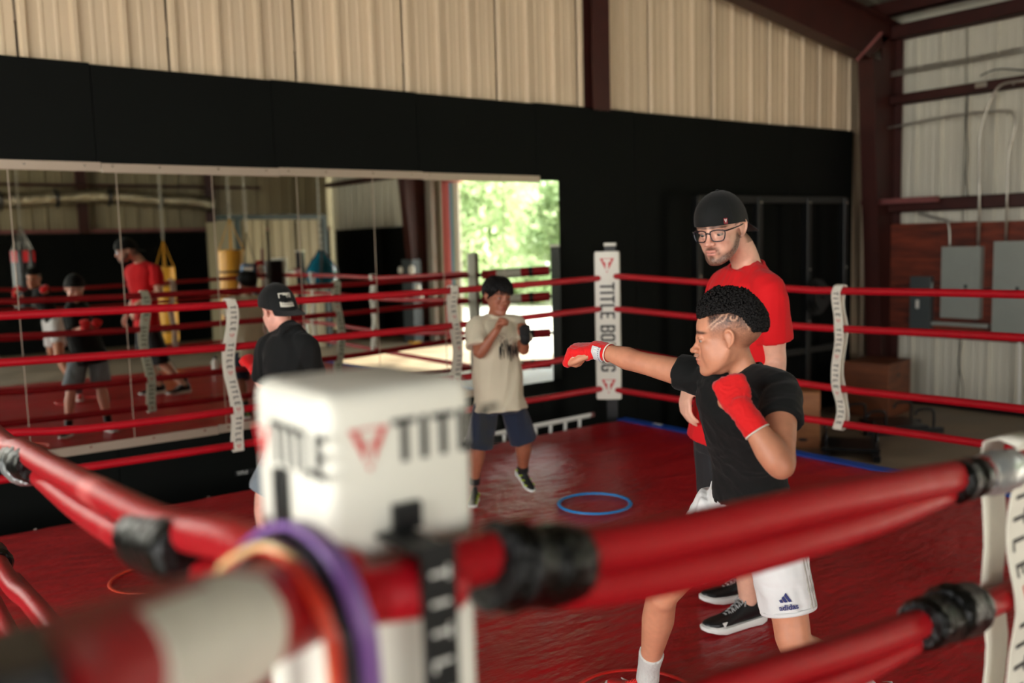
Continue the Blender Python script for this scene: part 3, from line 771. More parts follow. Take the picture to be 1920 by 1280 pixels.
def band(pts, col, name_m, label, wdt, seed):
    P = [at(*p) for p in pts]; a, e = P[0], P[-1]
    low = (a + e) / 2; P2 = P + [e + V(0, 0, -.25), e.lerp(a, .35) + V(0, 0, -.46), e.lerp(a, .65) + V(0, 0, -.46), a + V(0, 0, -.25)]
    P2.append(P2[0]); Q, _ = catmull(P2, 8); b = MB()
    ax = (A[1] - A[0]).normalized(); n_ = len(Q) - 1; R = []
    for i in range(n_):
        t = (Q[(i + 1) % n_] - Q[i - 1]); t.normalize(); s_ = ax - t * ax.dot(t); s_.normalize(); k_ = t.cross(s_)
        R.append([Q[i] + s_ * (x * wdt / 2) + k_ * (y * .0022) for x, y in ((-1, -1), (1, -1), (1, 1), (-1, 1))])
    P3 = [p for r in R for p in r]; F = []
    for i in range(n_):
        for j in range(4): F.append((i * 4 + j, i * 4 + (j + 1) % 4, ((i + 1) % n_) * 4 + (j + 1) % 4, ((i + 1) % n_) * 4 + j))
    b.add(P3, F)
    return tag(b.build('resistance_band', mat(name_m, col, .38), smooth=True, ang=40), label, 'exercise band', 'bands hung over the near corner')
band([(437, 1110, .84), (450, 1050, .80), (500, 996, .755), (560, 985, .73), (625, 1040, .70), (672, 1140, .685), (700, 1290, .70)], (126, 82, 158), 'purple_rubber', 'purple elastic band looped over the near red turnbuckle cover', .022, 1)
band([(420, 1120, .82), (436, 1062, .785), (480, 1018, .745), (540, 1010, .72), (598, 1065, .69), (640, 1160, .675), (664, 1300, .685)], (20, 20, 22), 'black_rubber', 'black elastic band looped over the near red turnbuckle cover', .018, 2)
band([(404, 1128, .80), (418, 1078, .765), (460, 1036, .73), (515, 1030, .705), (572, 1085, .675), (612, 1170, .66), (632, 1300, .67)], (214, 60, 34), 'orange_rubber', 'orange red elastic band looped over the near red turnbuckle cover', .013, 3)
band([(396, 1128, .79), (412, 1070, .755), (446, 1040, .73), (500, 1022, .70), (560, 1060, .69), (604, 1160, .67), (622, 1300, .68)], (214, 186, 130), 'tan_rubber', 'thin tan elastic band looped over the near red turnbuckle cover', .006, 4)

# flat hoops on the canvas
def hoop(c, R, col, nm, label, r=.010):
    b = MB(); b.torus((c[0], c[1], r * .55), R, r, n=72, k=8, sq=.55)
    return tag(b.build('agility_hoop', mat(nm, col, .35), smooth=True), label, 'hoop', 'training hoops on the canvas')
hoop((3.29, 3.32), .215, (26, 142, 214), 'blue_hoop_plastic', 'bright blue training hoop lying flat in the middle of the canvas', .012)
q = on(2, 0, 290, 1093); hoop((q.x + .03, q.y + .06), .215, (226, 74, 44), 'orange_hoop_plastic', 'orange training hoop on the canvas under the left foreground rope', .009)
hoop((1.80, 1.46), .225, (214, 40, 34), 'red_hoop_plastic', 'red training hoop around the front foot of the punching boy', .009)
# white rail lying along the far edge of the canvas
ld = thing('ladder', (4.0, Y1 + .2, ZF), 'white painted ladder on its side between canvas and mirrors', 'ladder')
g0, g1 = on(1, Y1 + .14, 958, 805), on(1, Y1 + .14, 1106, 770)
hx = V(1, 0, 0); zt_ = g0.z; 
for z, d in ((zt_, .0), (zt_ - .36, .02)):
    b = MB(); b.tube([V(g0.x - .9, Y1 + .14 + d, z - .02), V(g1.x, Y1 + .14 + d, z + .0)], .019, n=8, ry=.026, cap='flat'); b.build('rail', m_white, ld, smooth=True, ang=40)
x = g1.x - .12
while x > g0.x - .85:
    b = MB(); b.tube([V(x, Y1 + .14, zt_ - .01), V(x, Y1 + .16, zt_ - .36)], .015, n=8, cap='flat'); b.build('rung', m_white, ld, smooth=True, ang=40); x -= .165
b = MB(); b.tube([V(g1.x - .01, Y1 + .14, zt_), V(g1.x + .04, Y1 + .14, zt_ + .003)], .022, n=8, cap='flat'); b.build('rail_cap', m_rust2, ld)
# ladder feet down to the building floor
b = MB(); b.box((g1.x - .06, Y1 + .13, ZF), (g1.x - .03, Y1 + .19, zt_ - .36)); b.box((g0.x - .8, Y1 + .13, ZF), (g0.x - .77, Y1 + .19, zt_ - .36)); b.build('foot', m_white, ld)

# ------------------------------------------------------------------ mirrors
m_mirror = mat('mirror_glass', (214, 216, 208), .012, metal=1.0, spec=.5)
m_medge = mat('mirror_edge', (150, 160, 150), .3)
ords = ['first', 'second', 'third', 'fourth', 'fifth', 'sixth', 'seventh', 'eighth', 'ninth', 'tenth']
mx = 5.08; k = 0
while mx > -.7:
    b = MB(); x0 = mx - .6305
    b.box((x0 + .0015, MY - .012, .315), (mx - .0015, MY - .007, 2.125))
    nm = 'wall mirror panel %s from the right end of the mirror row' % (ords[k] if k < 10 else 'far')
    if k == 0: nm = 'wall mirror panel at the right end, full of green trees'
    t = tag(b.build('wall_mirror', m_mirror), nm if k < 9 else 'wall mirror panel beyond the left edge of the view', 'mirror', 'mirror panels on the black wall')
    b = MB(); b.box((x0 - .0025, MY - .0135, .315), (x0 + .0025, MY - .0122, 2.125)); b.build('edge_strip', m_trim, t)
    mx -= .632; k += 1
for (z0, z1, xe, nm) in ((2.105, 2.165, 4.86, 'upper'), (.275, .335, 4.3, 'lower')):
    x = xe; j = 0
    while x > -.5:
        L_ = 1.22; x0 = x - L_; dz = .006 if j % 2 else 0
        t = tag(None or (lambda bb: bb.build('mirror_channel', m_trim, bevel=.002))(MB().box((x0 + .004, MY - .022, z0 + dz), (x, MY + .003, z1 + dz))),
                '%s metal mirror channel, length %s from the right' % (nm, ords[j] if j < 10 else 'last'), 'mirror trim', 'metal channels holding the mirrors')
        for s_ in (.1, .45, .85, 1.15):
            b = MB(); b.cyl(V(x - s_, MY - .026, (z0 + z1) / 2 + .012), V(x - s_, MY - .02, (z0 + z1) / 2 + .012), .007, 10); b.build('screw', m_screw, t)
        x = x0; j += 1
b = MB(); b.box((4.98, MY - .03, ZF + .74), (5.08, MY - .01, ZF + .76))
# ------------------------------------------------------------------ people
def smooth_union(mb, vox, it=6, fac=.5):
    """join overlapping closed shapes into one continuous skin"""
    me = bpy.data.meshes.new('tmp'); me.from_pydata(mb.v, [], mb.f); me.update()
    o = bpy.data.objects.new('tmp', me); sc.collection.objects.link(o)
    r = o.modifiers.new('r', 'REMESH'); r.mode = 'VOXEL'; r.voxel_size = vox; r.adaptivity = 0
    s = o.modifiers.new('s', 'SMOOTH'); s.factor = fac; s.iterations = it
    dg = bpy.context.evaluated_depsgraph_get(); ev = o.evaluated_get(dg)
    out = bpy.data.meshes.new_from_object(ev); bpy.data.objects.remove(o); bpy.data.meshes.remove(me)
    return out
def verts_np(me):
    a = np.empty(len(me.vertices) * 3); me.vertices.foreach_get('co', a); return a.reshape(-1, 3)
def norms_np(me):
    a = np.empty(len(me.vertices) * 3); me.vertices.foreach_get('normal', a); return a.reshape(-1, 3)
def finish(me, name, m_, parent, col=None):
    P = verts_np(me); c = np.array([(P[:, 0].min() + P[:, 0].max()) / 2, (P[:, 1].min() + P[:, 1].max()) / 2, P[:, 2].min()])
    me.vertices.foreach_set('co', (P - c).ravel()); me.name = name
    me.materials.clear(); me.materials.append(m_); me.polygons.foreach_set('use_smooth', [True] * len(me.polygons))
    if col is not None:
        a = me.color_attributes.new('Col', 'FLOAT_COLOR', 'POINT'); a.data.foreach_set('color', np.hstack([col, np.ones((len(col), 1))]).ravel())
    me.update(); return place(name, me, Vector(c), parent)

def seg_uv(P, a, b):
    a = np.array(a); b = np.array(b); d = b - a; t = np.clip(((P - a) @ d) / (d @ d), 0, 1); q = a + t[:, None] * d
    return t, np.linalg.norm(P - q, axis=1)
def fold(me, amp, axis, freq=22, seed=0, along=5.0, mask=None):
    """cloth folds: ridged noise drawn out along axis"""
    P = verts_np(me); N = norms_np(me); ax = Vector(axis).normalized(); u = ax.orthogonal().normalized(); v = ax.cross(u)
    D = np.empty(len(P)); A, U, W_ = P @ np.array(ax), P @ np.array(u), P @ np.array(v)
    nz = noise.noise
    for i in range(len(P)):
        q = Vector((A[i] * along + seed, U[i] * freq, W_[i] * freq)); w0 = nz(q * .45) * 1.4
        D[i] = (.5 - abs(nz(q + Vector((w0, w0, w0))))) * 2 - .35
    if mask is not None: D = D * mask
    me.vertices.foreach_set('co', (P + N * (D * amp)[:, None]).ravel()); me.update()

# ---- head, in its own frame: x to the person's left, y forward, z up, origin between the ears
def head_frame(c, fwd, up, s):
    f = Vector(fwd).normalized(); l = Vector(up).cross(f) * -1; l = f.cross(Vector(up)) * -1
    l = Vector(up).cross(f).normalized(); u = f.cross(l).normalized()
    M = Matrix((l, f, u)).transposed() * 1.0
    return M, Vector(c), s
def HP(fr, p): return fr[1] + fr[0] @ (Vector(p) * fr[2])
def add_head(mb, fr, kid=False):
    """the large masses of the head"""
    M, c, s = fr
    def E(p, r, n=18, m_=12, T=None): mb.sph(HP(fr, p), [x * s for x in r], M if T is None else M @ T, n, m_)
    def T(ps, r, **k): mb.tube([HP(fr, p) for p in ps], [x * s for x in r], n=12, sub=3, **k)
    E((0, -.018, .042), (.073, .092, .078), 28, 18)
    E((0, .012, .036), (.068, .078, .070), 28, 18)
    E((0, .020, -.020), (.062, .062, .070), 24, 16)
    E((0, .035, -.055), (.047, .050, .052), 20, 14)
    for x in (-1, 1):
        T([(x * .048, -.002, -.030), (x * .046, .014, -.060), (x * .034, .046, -.084), (x * .013, .071, -.096)], [.0170, .0160, .0150, .0145])
        E((x * .036, .052, -.022), (.024, .026, .024) if not kid else (.026, .027, .027))
        E((x * .032, .030, -.045), (.030, .046, .044) if kid else (.027, .042, .040))
        E((x * .028, .075, .026), (.026, .014, .010) if not kid else (.024, .010, .010))
    E((0, .070, -.060), (.030, .026, .028))
    E((0, .077, -.092), (.021, .018, .017))
    E((0, .086, .000), (.011, .012, .028))
def head_features(mb, fr, kid=False, ear=1.0):
    """nose, lips, lids and ears, added to the smoothed head"""
    M, c, s = fr
    def E(p, r, n=18, m_=12): mb.sph(HP(fr, p), [x * s for x in r], M, n, m_)
    def T(ps, r, **k): mb.tube([HP(fr, p) for p in ps], [x * s for x in r], n=10, sub=3, **k)
    for x in (-1, 1):
        if not kid: T([(x * .010, .083, .021), (x * .028, .082, .024), (x * .048, .066, .019)], [.0060, .0070, .0055])
        E((x * .031, .0705, .0080), (.0170, .0142, .0066)); E((x * .031, .0695, -.0095), (.0160, .0135, .0052))
        E((x * .0125, .094, -.030), (.0085, .011, .0078))
    T([(0, .082, .014), (0, .091, -.006), (0, .102, -.024)], [.0070, .0075, .0090] if not kid else [.0055, .0065, .0080])
    E((0, .1045, -.0275), (.0112, .0112, .0098))
    E((0, .0920, -.0540), (.0225, .0085, .0056)); E((0, .0895, -.0655), (.0195, .0090, .0062))
    for x in (1, -1):
        q = ear
        def A(p): return (x * (.066 + (p[0] - .066)), -.012 + (p[1] + .012) * q, (p[2]) * q)
        T([A(p) for p in ((.064, .000, .004), (.073, -.006, .022), (.079, -.020, .025), (.081, -.029, .010), (.076, -.024, -.012), (.067, -.011, -.025))],
          [.0042, .0044, .0046, .0046, .0044, .0056])
        E(A((.071, -.014, .000)), (.0045, .013 * q, .021 * q)); T([A(p) for p in ((.073, -.013, .012), (.0755, -.020, .002), (.072, -.013, -.010))], [.003, .003, .003])
def whole_body(mb, fr, kid, vox, ear=1.0):
    me = smooth_union(mb, .0055, 9, .55); P = verts_np(me); b = MB(); b.v = P.tolist(); b.f = [tuple(f.vertices) for f in me.polygons]; b.mi = [0] * len(b.f)
    bpy.data.meshes.remove(me); head_features(b, fr, kid, ear); return smooth_union(b, vox, 2, .5)

def head_local(P, fr):
    M, c, s = fr; return (P - np.array(c)) @ np.array(M) / s
def mixc(C, col, k):
    k = np.clip(k, 0, 1)[:, None]; return C * (1 - k) + np.array(lin(col)[:3])[None] * k
def sst(x, a, b):
    t = np.clip((x - a) / (b - a), 0, 1); return t * t * (3 - 2 * t)
def blob(L, c, r):
    d = (L - np.array(c)) / np.array(r); return np.exp(-(d ** 2).sum(1))
def paint_face(C, P, fr, lip, brow, dark=.5, beard=None):
    L = head_local(P, fr); near = np.linalg.norm(L, axis=1) < .2
    for x in (-1, 1):
        k = 0
        for (bx, by, bz, rx, rz) in ((.014, .088, .0245, .011, .0040), (.027, .086, .0275, .012, .0040), (.040, .078, .0265, .010, .0034), (.050, .068, .022, .008, .003)):
            k = k + 1.3 * blob(L, (x * bx, by, bz), (rx, .022, rz))
        C = mixc(C, brow, np.minimum(k, .9) * near)
        C = mixc(C, (150, 84, 70), .35 * blob(L, (x * .040, .065, -.028), (.020, .03, .018)) * near)
        C = mixc(C, (60, 34, 26), .8 * blob(L, (x * .0075, .100, -.0375), (.0034, .008, .0028)) * near)
        C = mixc(C, (70, 44, 34), .45 * blob(L, (x * .031, .083, .0075), (.017, .012, .0028)) * near)
    C = mixc(C, lip, 1.2 * np.minimum(blob(L, (0, .094, -.0545), (.021, .012, .0042)) + blob(L, (0, .092, -.0655), (.018, .012, .0050)), .75) * near)
    C = mixc(C, (66, 26, 22), .85 * blob(L, (0, .096, -.0597), (.021, .012, .0013)) * near)
    if beard:
        k = .75 * blob(L, (0, .098, -.0455), (.024, .02, .0042)) + .95 * blob(L, (0, .088, -.080), (.008, .02, .010)) + .95 * blob(L, (0, .078, -.102), (.028, .035, .011))
        for x in (-1, 1):
            for (a, b_, c_, r, f) in ((.024, .086, -.053, .0055, .35), (.028, .074, -.098, .016, .9), (.042, .050, -.088, .018, .9), (.053, .024, -.070, .018, .85), (.060, .008, -.045, .015, .7), (.0635, .002, -.022, .012, .5), (.0255, .084, -.066, .006, .35)):
                k = k + f * blob(L, (x * a, b_, c_), (r, r * 1.3, r))
        rn = np.array([.75 + .5 * noise.noise(Vector(q) * 420) for q in P]) if len(P) < 400000 else 1
        C = mixc(C, beard, np.minimum(k * 2.3, .97) * (.35 + .65 * rn) * near)
    return C

def eyes(fr, parent, iris=(60, 40, 26), look=(0, 0)):
    M, c, s = fr
    for x in (-1, 1):
        b = MB(); e = HP(fr, (x * .0305, .0672, .0000)); b.sph(e, [.0120 * s] * 3, M, 16, 12)
        w_ = b.build('eye', mat('eye_white', (150, 134, 124), .2), parent, smooth=True)
        d = (M @ Vector((look[0], 1, look[1]))).normalized()
        b = MB(); u = d.orthogonal().normalized(); v = d.cross(u)
        T = Matrix((u, v, d)).transposed(); b.sph(e + d * (.0092 * s), (.0062 * s, .0062 * s, .0036 * s), T, 14, 8); b.build('iris', mat('iris_%d' % iris[0], iris, .08), w_, smooth=True)
        b = MB(); b.sph(e + d * (.0118 * s), (.0026 * s, .0026 * s, .0016 * s), T, 10, 6); b.build('pupil', mat('pupil', (6, 5, 5), .05), w_, smooth=True)

# ---- hand: o wrist, d towards the fingers, t towards the thumb side; palm faces d x t * pf
def hand(mb, o, d, t, pf, s, curl, thumb=.5, spread=.0, grow=0.0, fingers=True, thumbon=True, palm=True, segs=3):
    d = d.normalized(); t = (t - d * t.dot(d)).normalized(); p = d.cross(t) * pf     # p points out of the palm
    Pt = lambda a, b_, c_: o + d * (a * s) + t * (b_ * s) + p * (c_ * s)
    g = grow
    if palm:
        mb.tube([Pt(-.02, 0, 0), Pt(.012, .001, .002), Pt(.045, .001, .003), Pt(.082, 0, .001)], [(.021 * s + g), (.026 * s + g), (.037 * s + g), (.036 * s + g)], n=14, side=t,
                ry=[(.016 * s + g), (.0165 * s + g), (.0155 * s + g), (.0125 * s + g)], sub=3, pw=2.6)
        mb.sph(Pt(.030, .020, .009), [(.024 * s + g), (.015 * s + g), (.015 * s + g)], Matrix((d, t, p)).transposed(), 12, 8)
    if fingers:
        for k, (b_, L1, r) in enumerate(((.0285, .043, .0088), (.0095, .047, .0092), (-.0095, .044, .0088), (-.0275, .036, .0078))):
            base = Pt(.084 - .004 * abs(k - 1.2), b_, -.001); ang = 0; q = base; pts = [Pt(.062, b_ * .95, .002), base]; rr = [r * s * 1.05 + g, r * s * 1.12 + g]
            for j, L_ in enumerate((L1, L1 * .62, L1 * .52)[:segs]):
                ang += math.radians(curl[j] * (1 + .04 * k)); tt = (t * (spread * (1.2 - k) * (1 if ang < 1.2 else .2)))
                q = q + (d * math.cos(ang) + p * math.sin(ang) + tt) * (L_ * s); pts.append(q); rr.append((r * (1.0, .93, .80)[j]) * s + g)
            mb.tube(pts, rr, n=9, sub=1)
    if thumbon:
        a0 = Pt(.018, .024, .010); 
        if thumb > .8:      # folded across the fingers
            pts = [a0, Pt(.045, .040, .022), Pt(.070, .030, .042), Pt(.078, .010, .052)]
        elif thumb > .45:     # beside the index finger
            pts = [a0, Pt(.046, .043, .018), Pt(.072, .044, .030), Pt(.092, .034, .036)]
        else:
            pts = [a0, Pt(.045, .046, .018), Pt(.072, .054, .026), Pt(.094, .054, .028)]
        mb.tube(pts, [.0125 * s + g, .0115 * s + g, .0100 * s + g, .0080 * s + g], n=9, sub=2)

def lerp_list(a, b, t): return a + (b - a) * t

class Person:
    """J: joints in the room. k: size against a 1.75 m adult"""
    def __init__(s, J, k, build=1.0): s.J = J; s.k = k; s.w = build
    def torso_axes(s):
        J = s.J; sh = (J['shL'] - J['shR']).normalized(); hp = (J['hipL'] - J['hipR']).normalized()
        return sh, hp
    def torso(s, mb, g=0.0, top=True, low=None, chest=1.0, belly=1.0, n=28, hem=0.0, flare=0.0, tall=1.0):
        """elliptical loft pelvis to shoulders; g grows it for cloth"""
        J, k = s.J, s.k; sh, hp = s.torso_axes(); pel, che, nk = J['pelvis'], J['chest'], J['neck']
        up = (nk - pel).normalized()
        W_ = ((J['shL'] - J['shR']).length) * .5
        st = []
        if low is not None: st.append((pel - up * low, hp, .165 * k * s.w * (1 + flare), .112 * k * belly * (1 + flare)))
        else: st.append((pel - up * .10 * k, hp, .120 * k, .09 * k))
        st += [(pel, hp, .165 * k * s.w, .112 * k * belly), (pel.lerp(che, .4), hp.lerp(sh, .4), .142 * k * s.w * (.5 + .5 * belly), .102 * k * belly),
               (pel.lerp(che, .78), hp.lerp(sh, .8), .158 * k * s.w, .112 * k * chest), (che.lerp(nk, .12), sh, W_ * .86, .120 * k * chest),
               (che.lerp(nk, .48), sh, W_ * .93, .100 * k * chest), (che.lerp(nk, .74), sh, W_ * .80, .078 * k), (che.lerp(nk, .93), sh, W_ * .42, .060 * k)]
        P = [a[0] for a in st]; A = [a[2] + g for a in st]; B = [a[3] + g for a in st]
        Q, par = catmull(P, 5); rings = []
        for q, (i, t) in zip(Q, par):
            sd_ = st[i][1].lerp(st[i + 1][1], t).normalized(); a = lerp_list(A[i], A[i + 1], t); b = lerp_list(B[i], B[i + 1], t)
            u = sd_; w_ = up.cross(u).normalized(); u = w_.cross(up).normalized()
            R = []
            for j in range(n):
                th = 2 * math.pi * j / n; cx, sy = math.cos(th), math.sin(th); cx = math.copysign(abs(cx) ** .82, cx); sy = math.copysign(abs(sy) ** .82, sy)
                R.append(q + u * (a * cx) + w_ * (b * sy))
            rings.append(R)
        if low is not None and hem:   # hollow hem
            R0 = rings[0]; c = sum(R0, Vector()) / n; rings = [[c + (p - c) * .5 + up * .07 for p in R0], [c + (p - c) * .84 + up * .03 for p in R0], [c + (p - c) * .89 for p in R0]] + rings
        mb.loft(rings)
        return up
    def traps(s, mb, g=0.0, lo=.35):
        J, k = s.J, s.k; nk, hd = J['neck'], J['headbase']
        for S_ in ('shL', 'shR'):
            mb.tube([nk.lerp(hd, lo), nk.lerp(J[S_], .5) + (hd - nk) * .0, J[S_]], [.033 * k + g, .038 * k + g, .045 * k + g], n=12, sub=3)
    def limb(s, mb, a, b_, c, ra, rb, rc, g=0.0, bulge=.12, el=1.0):
        a, b_, c = s.J[a], s.J[b_], s.J[c]; k = s.k
        pts = [a, a.lerp(b_, .35), a.lerp(b_, .8), b_, b_.lerp(c, .28), b_.lerp(c, .65), c]
        r1 = ra; rad = [r1, r1 * 1.02, rb * 1.04, rb, rb * (1 + bulge), lerp_list(rb, rc, .62), rc]
        mb.tube(pts, [x * k + g for x in rad], n=14, sub=3)
    def neck_(s, mb):
        J, k = s.J, s.k; mb.tube([J['chest'].lerp(J['neck'], .8), J['neck'], J['headbase'], J['headbase'].lerp(J['head'], .5)], [.062 * k, .054 * k * s.w, .053 * k * s.w, .052 * k], n=16, sub=3)

def shoe(ank, toe, up, L, hgt, parent, m_up, m_sole, m_lace, label, high=.05, side=None, m_mark=None, toeup=0.0, emblem=None):
    """ank: ankle joint; toe: direction; L length; hgt ankle height above the ground"""
    f = Vector(toe).normalized(); u = Vector(up); u = (u - f * u.dot(f)).normalized(); s_ = u.cross(f)
    o = ank - u * hgt
    pt = lambda x, y, z: o + f * (x * L) + s_ * (y * L) + u * (z * L)
    out = [(-.27, .0), (-.25, .075), (-.15, .115), (.05, .112), (.25, .135), (.45, .158), (.60, .140), (.69, .085), (.72, .0), (.69, -.07), (.60, -.115), (.45, -.14), (.25, -.12), (.05, -.108), (-.15, -.112), (-.25, -.075)]
    th = lambda x: .085 + (.03 * max(0, -x) * 3) 
    rk = lambda x: (max(0, x - .42) ** 2) * .55 + (max(0, -.18 - x)) * .15
    b = MB(); R = []
    for zf, g in ((0, .94), (.25, 1.02), (.8, 1.03), (1.0, .97)):
        R.append([pt(x * (1 if abs(x) < .6 else g), y * g, rk(x) + th(x) * zf) for x, y in out])
    b.loft(R); so = b.build('sole', m_sole, None, smooth=True, ang=50)
    mb = MB(); st = [(-.235, .07, .06, .30), (-.15, .105, .10, .36), (.0, .106, .15, .37), (.12, .108, .16, .33), (.25, .118, .14, .26), (.40, .135, .10, .20), (.55, .130, .08, .175), (.66, .085, .07, .15), (.70, .04, .06, .11)]
    rings = []
    for x, w_, z0, z1 in st:
        zb = th(x) + rk(x) - .03; z1 = max(z1 + rk(x) * .7, zb + .05); rg = []
        for j in range(16):
            a = 2 * math.pi * j / 16; cx, sy = math.cos(a), math.sin(a)
            cz = (zb + z1) / 2; hz = (z1 - zb) / 2; wq = w_ * (1 - .25 * max(sy, 0)); cx = math.copysign(abs(cx) ** .75, cx)
            rg.append(pt(x, wq * cx, cz + hz * (math.copysign(abs(sy) ** .8, sy))))
        rings.append(rg)
    mb.loft(rings)
    mb.tube([pt(-.09, 0, .16), pt(-.075, 0, .34), pt(-.06, 0, .34 + high / L * 1.0)], [.105 * L, .092 * L, .088 * L], n=16, side=f, ry=[.085 * L, .072 * L, .068 * L], sub=2, cap='flat')
    me = smooth_union(mb, L / 62, 4); uo = finish(me, 'shoe', m_up, parent); tag(uo, label)
    so.parent = uo; so.matrix_parent_inverse = Matrix.Translation(-WL[uo.name])
    lb = MB()
    for i in range(6):
        x = .10 + i * .052; z = .335 - (x - .1) * .55
        for sg in (-1, 1):
            lb.tube([pt(x, -.052 * sg, z - .004), pt(x + .012, 0, z + .020), pt(x + .03, .052 * sg, z - .02)], .011 * L, n=5, sub=2)
    lb.tube([pt(.06, .0, .37), pt(.09, .06, .37), pt(.12, .085, .29)], .011 * L, n=5, sub=2); lb.tube([pt(.06, .0, .37), pt(.09, -.06, .37), pt(.13, -.10, .30)], .011 * L, n=5, sub=2)
    lo = lb.build('laces', m_lace, uo, smooth=True)
    if m_mark:
        g = MB()
        for sg in (-1, 1):
            for (x0, x1, z0, z1, yy) in ((.02, .16, .13, .25, .116), (.2, .34, .12, .21, .128), (-.2, -.06, .15, .27, .112), (.40, .54, .11, .17, .140)):
                g.tube([pt(x0, sg * yy * .98, z0), pt((x0 + x1) / 2, sg * (yy + .004), (z0 + z1) / 2 - .01), pt(x1, sg * yy * .86, z1)], [.012 * L, .024 * L, .010 * L], n=6, sub=2)
        g.build('side_marking', m_mark, uo, smooth=True)
    if emblem:
        g = MB(); sg = emblem; e0 = pt(.45, sg * .142, .17); P = [e0, e0 + f * (.075 * L) - u * .0 * L, e0 + f * (.04 * L) - u * (.07 * L)]
        g.poly([p + s_ * (sg * .002) for p in P], .003, s_ * sg); g.build('toe_emblem', m_sole, uo)
    return uo

def clothes(person, name, m_, parent, fn, vox, folds, it=5):
    mb = MB(); fn(mb); me = smooth_union(mb, vox, it)
    for (amp, ax, fr_, sd_, al) in folds: fold(me, amp, ax, fr_, sd_, al)
    return finish(me, name, m_, parent)
def sleeve(mb, a, b_, r0, r1, g=0):
    d = (b_ - a).normalized(); mb.tube([a, a.lerp(b_, .5), b_], [r0, (r0 + r1) / 2, r1], n=20, sub=3, cap='flat')

def skinmat(nm, col): return mat(nm, col, .48, attr=True, var=.10, vscale=38, sss=.12, spec=.45, bump=.05, bscale=260, bdist=.002)
def base_cols(me, col): return np.tile(np.array(lin(col)[:3]), (len(me.vertices), 1))
def redden(C, P, pts, r, col=(176, 92, 70), k=.35):
    for p in pts: C = mixc(C, col, k * np.exp(-((P - np.array(p)) ** 2).sum(1) / r ** 2))
    return C

m_hair = mat('black_hair', (11, 8, 7), .6, var=.3, vscale=200, spec=.25)
m_cap = mat('black_cap_cotton', (11, 13, 12), .8, var=.2, vscale=60, sheen=.08, spec=.3)
m_wrapred = mat('red_hand_wrap', (214, 18, 20), .8, spec=.3, bump=.3, bscale=160, sheen=.2, bdist=.003)
m_btee = mat('black_shirt_cotton', (9, 11, 10), .85, var=.2, vscale=9, sheen=.06, spec=.3)
m_rtee = mat('red_shirt_cotton', (206, 14, 22), .85, var=.08, vscale=7, sheen=.05, spec=.3)

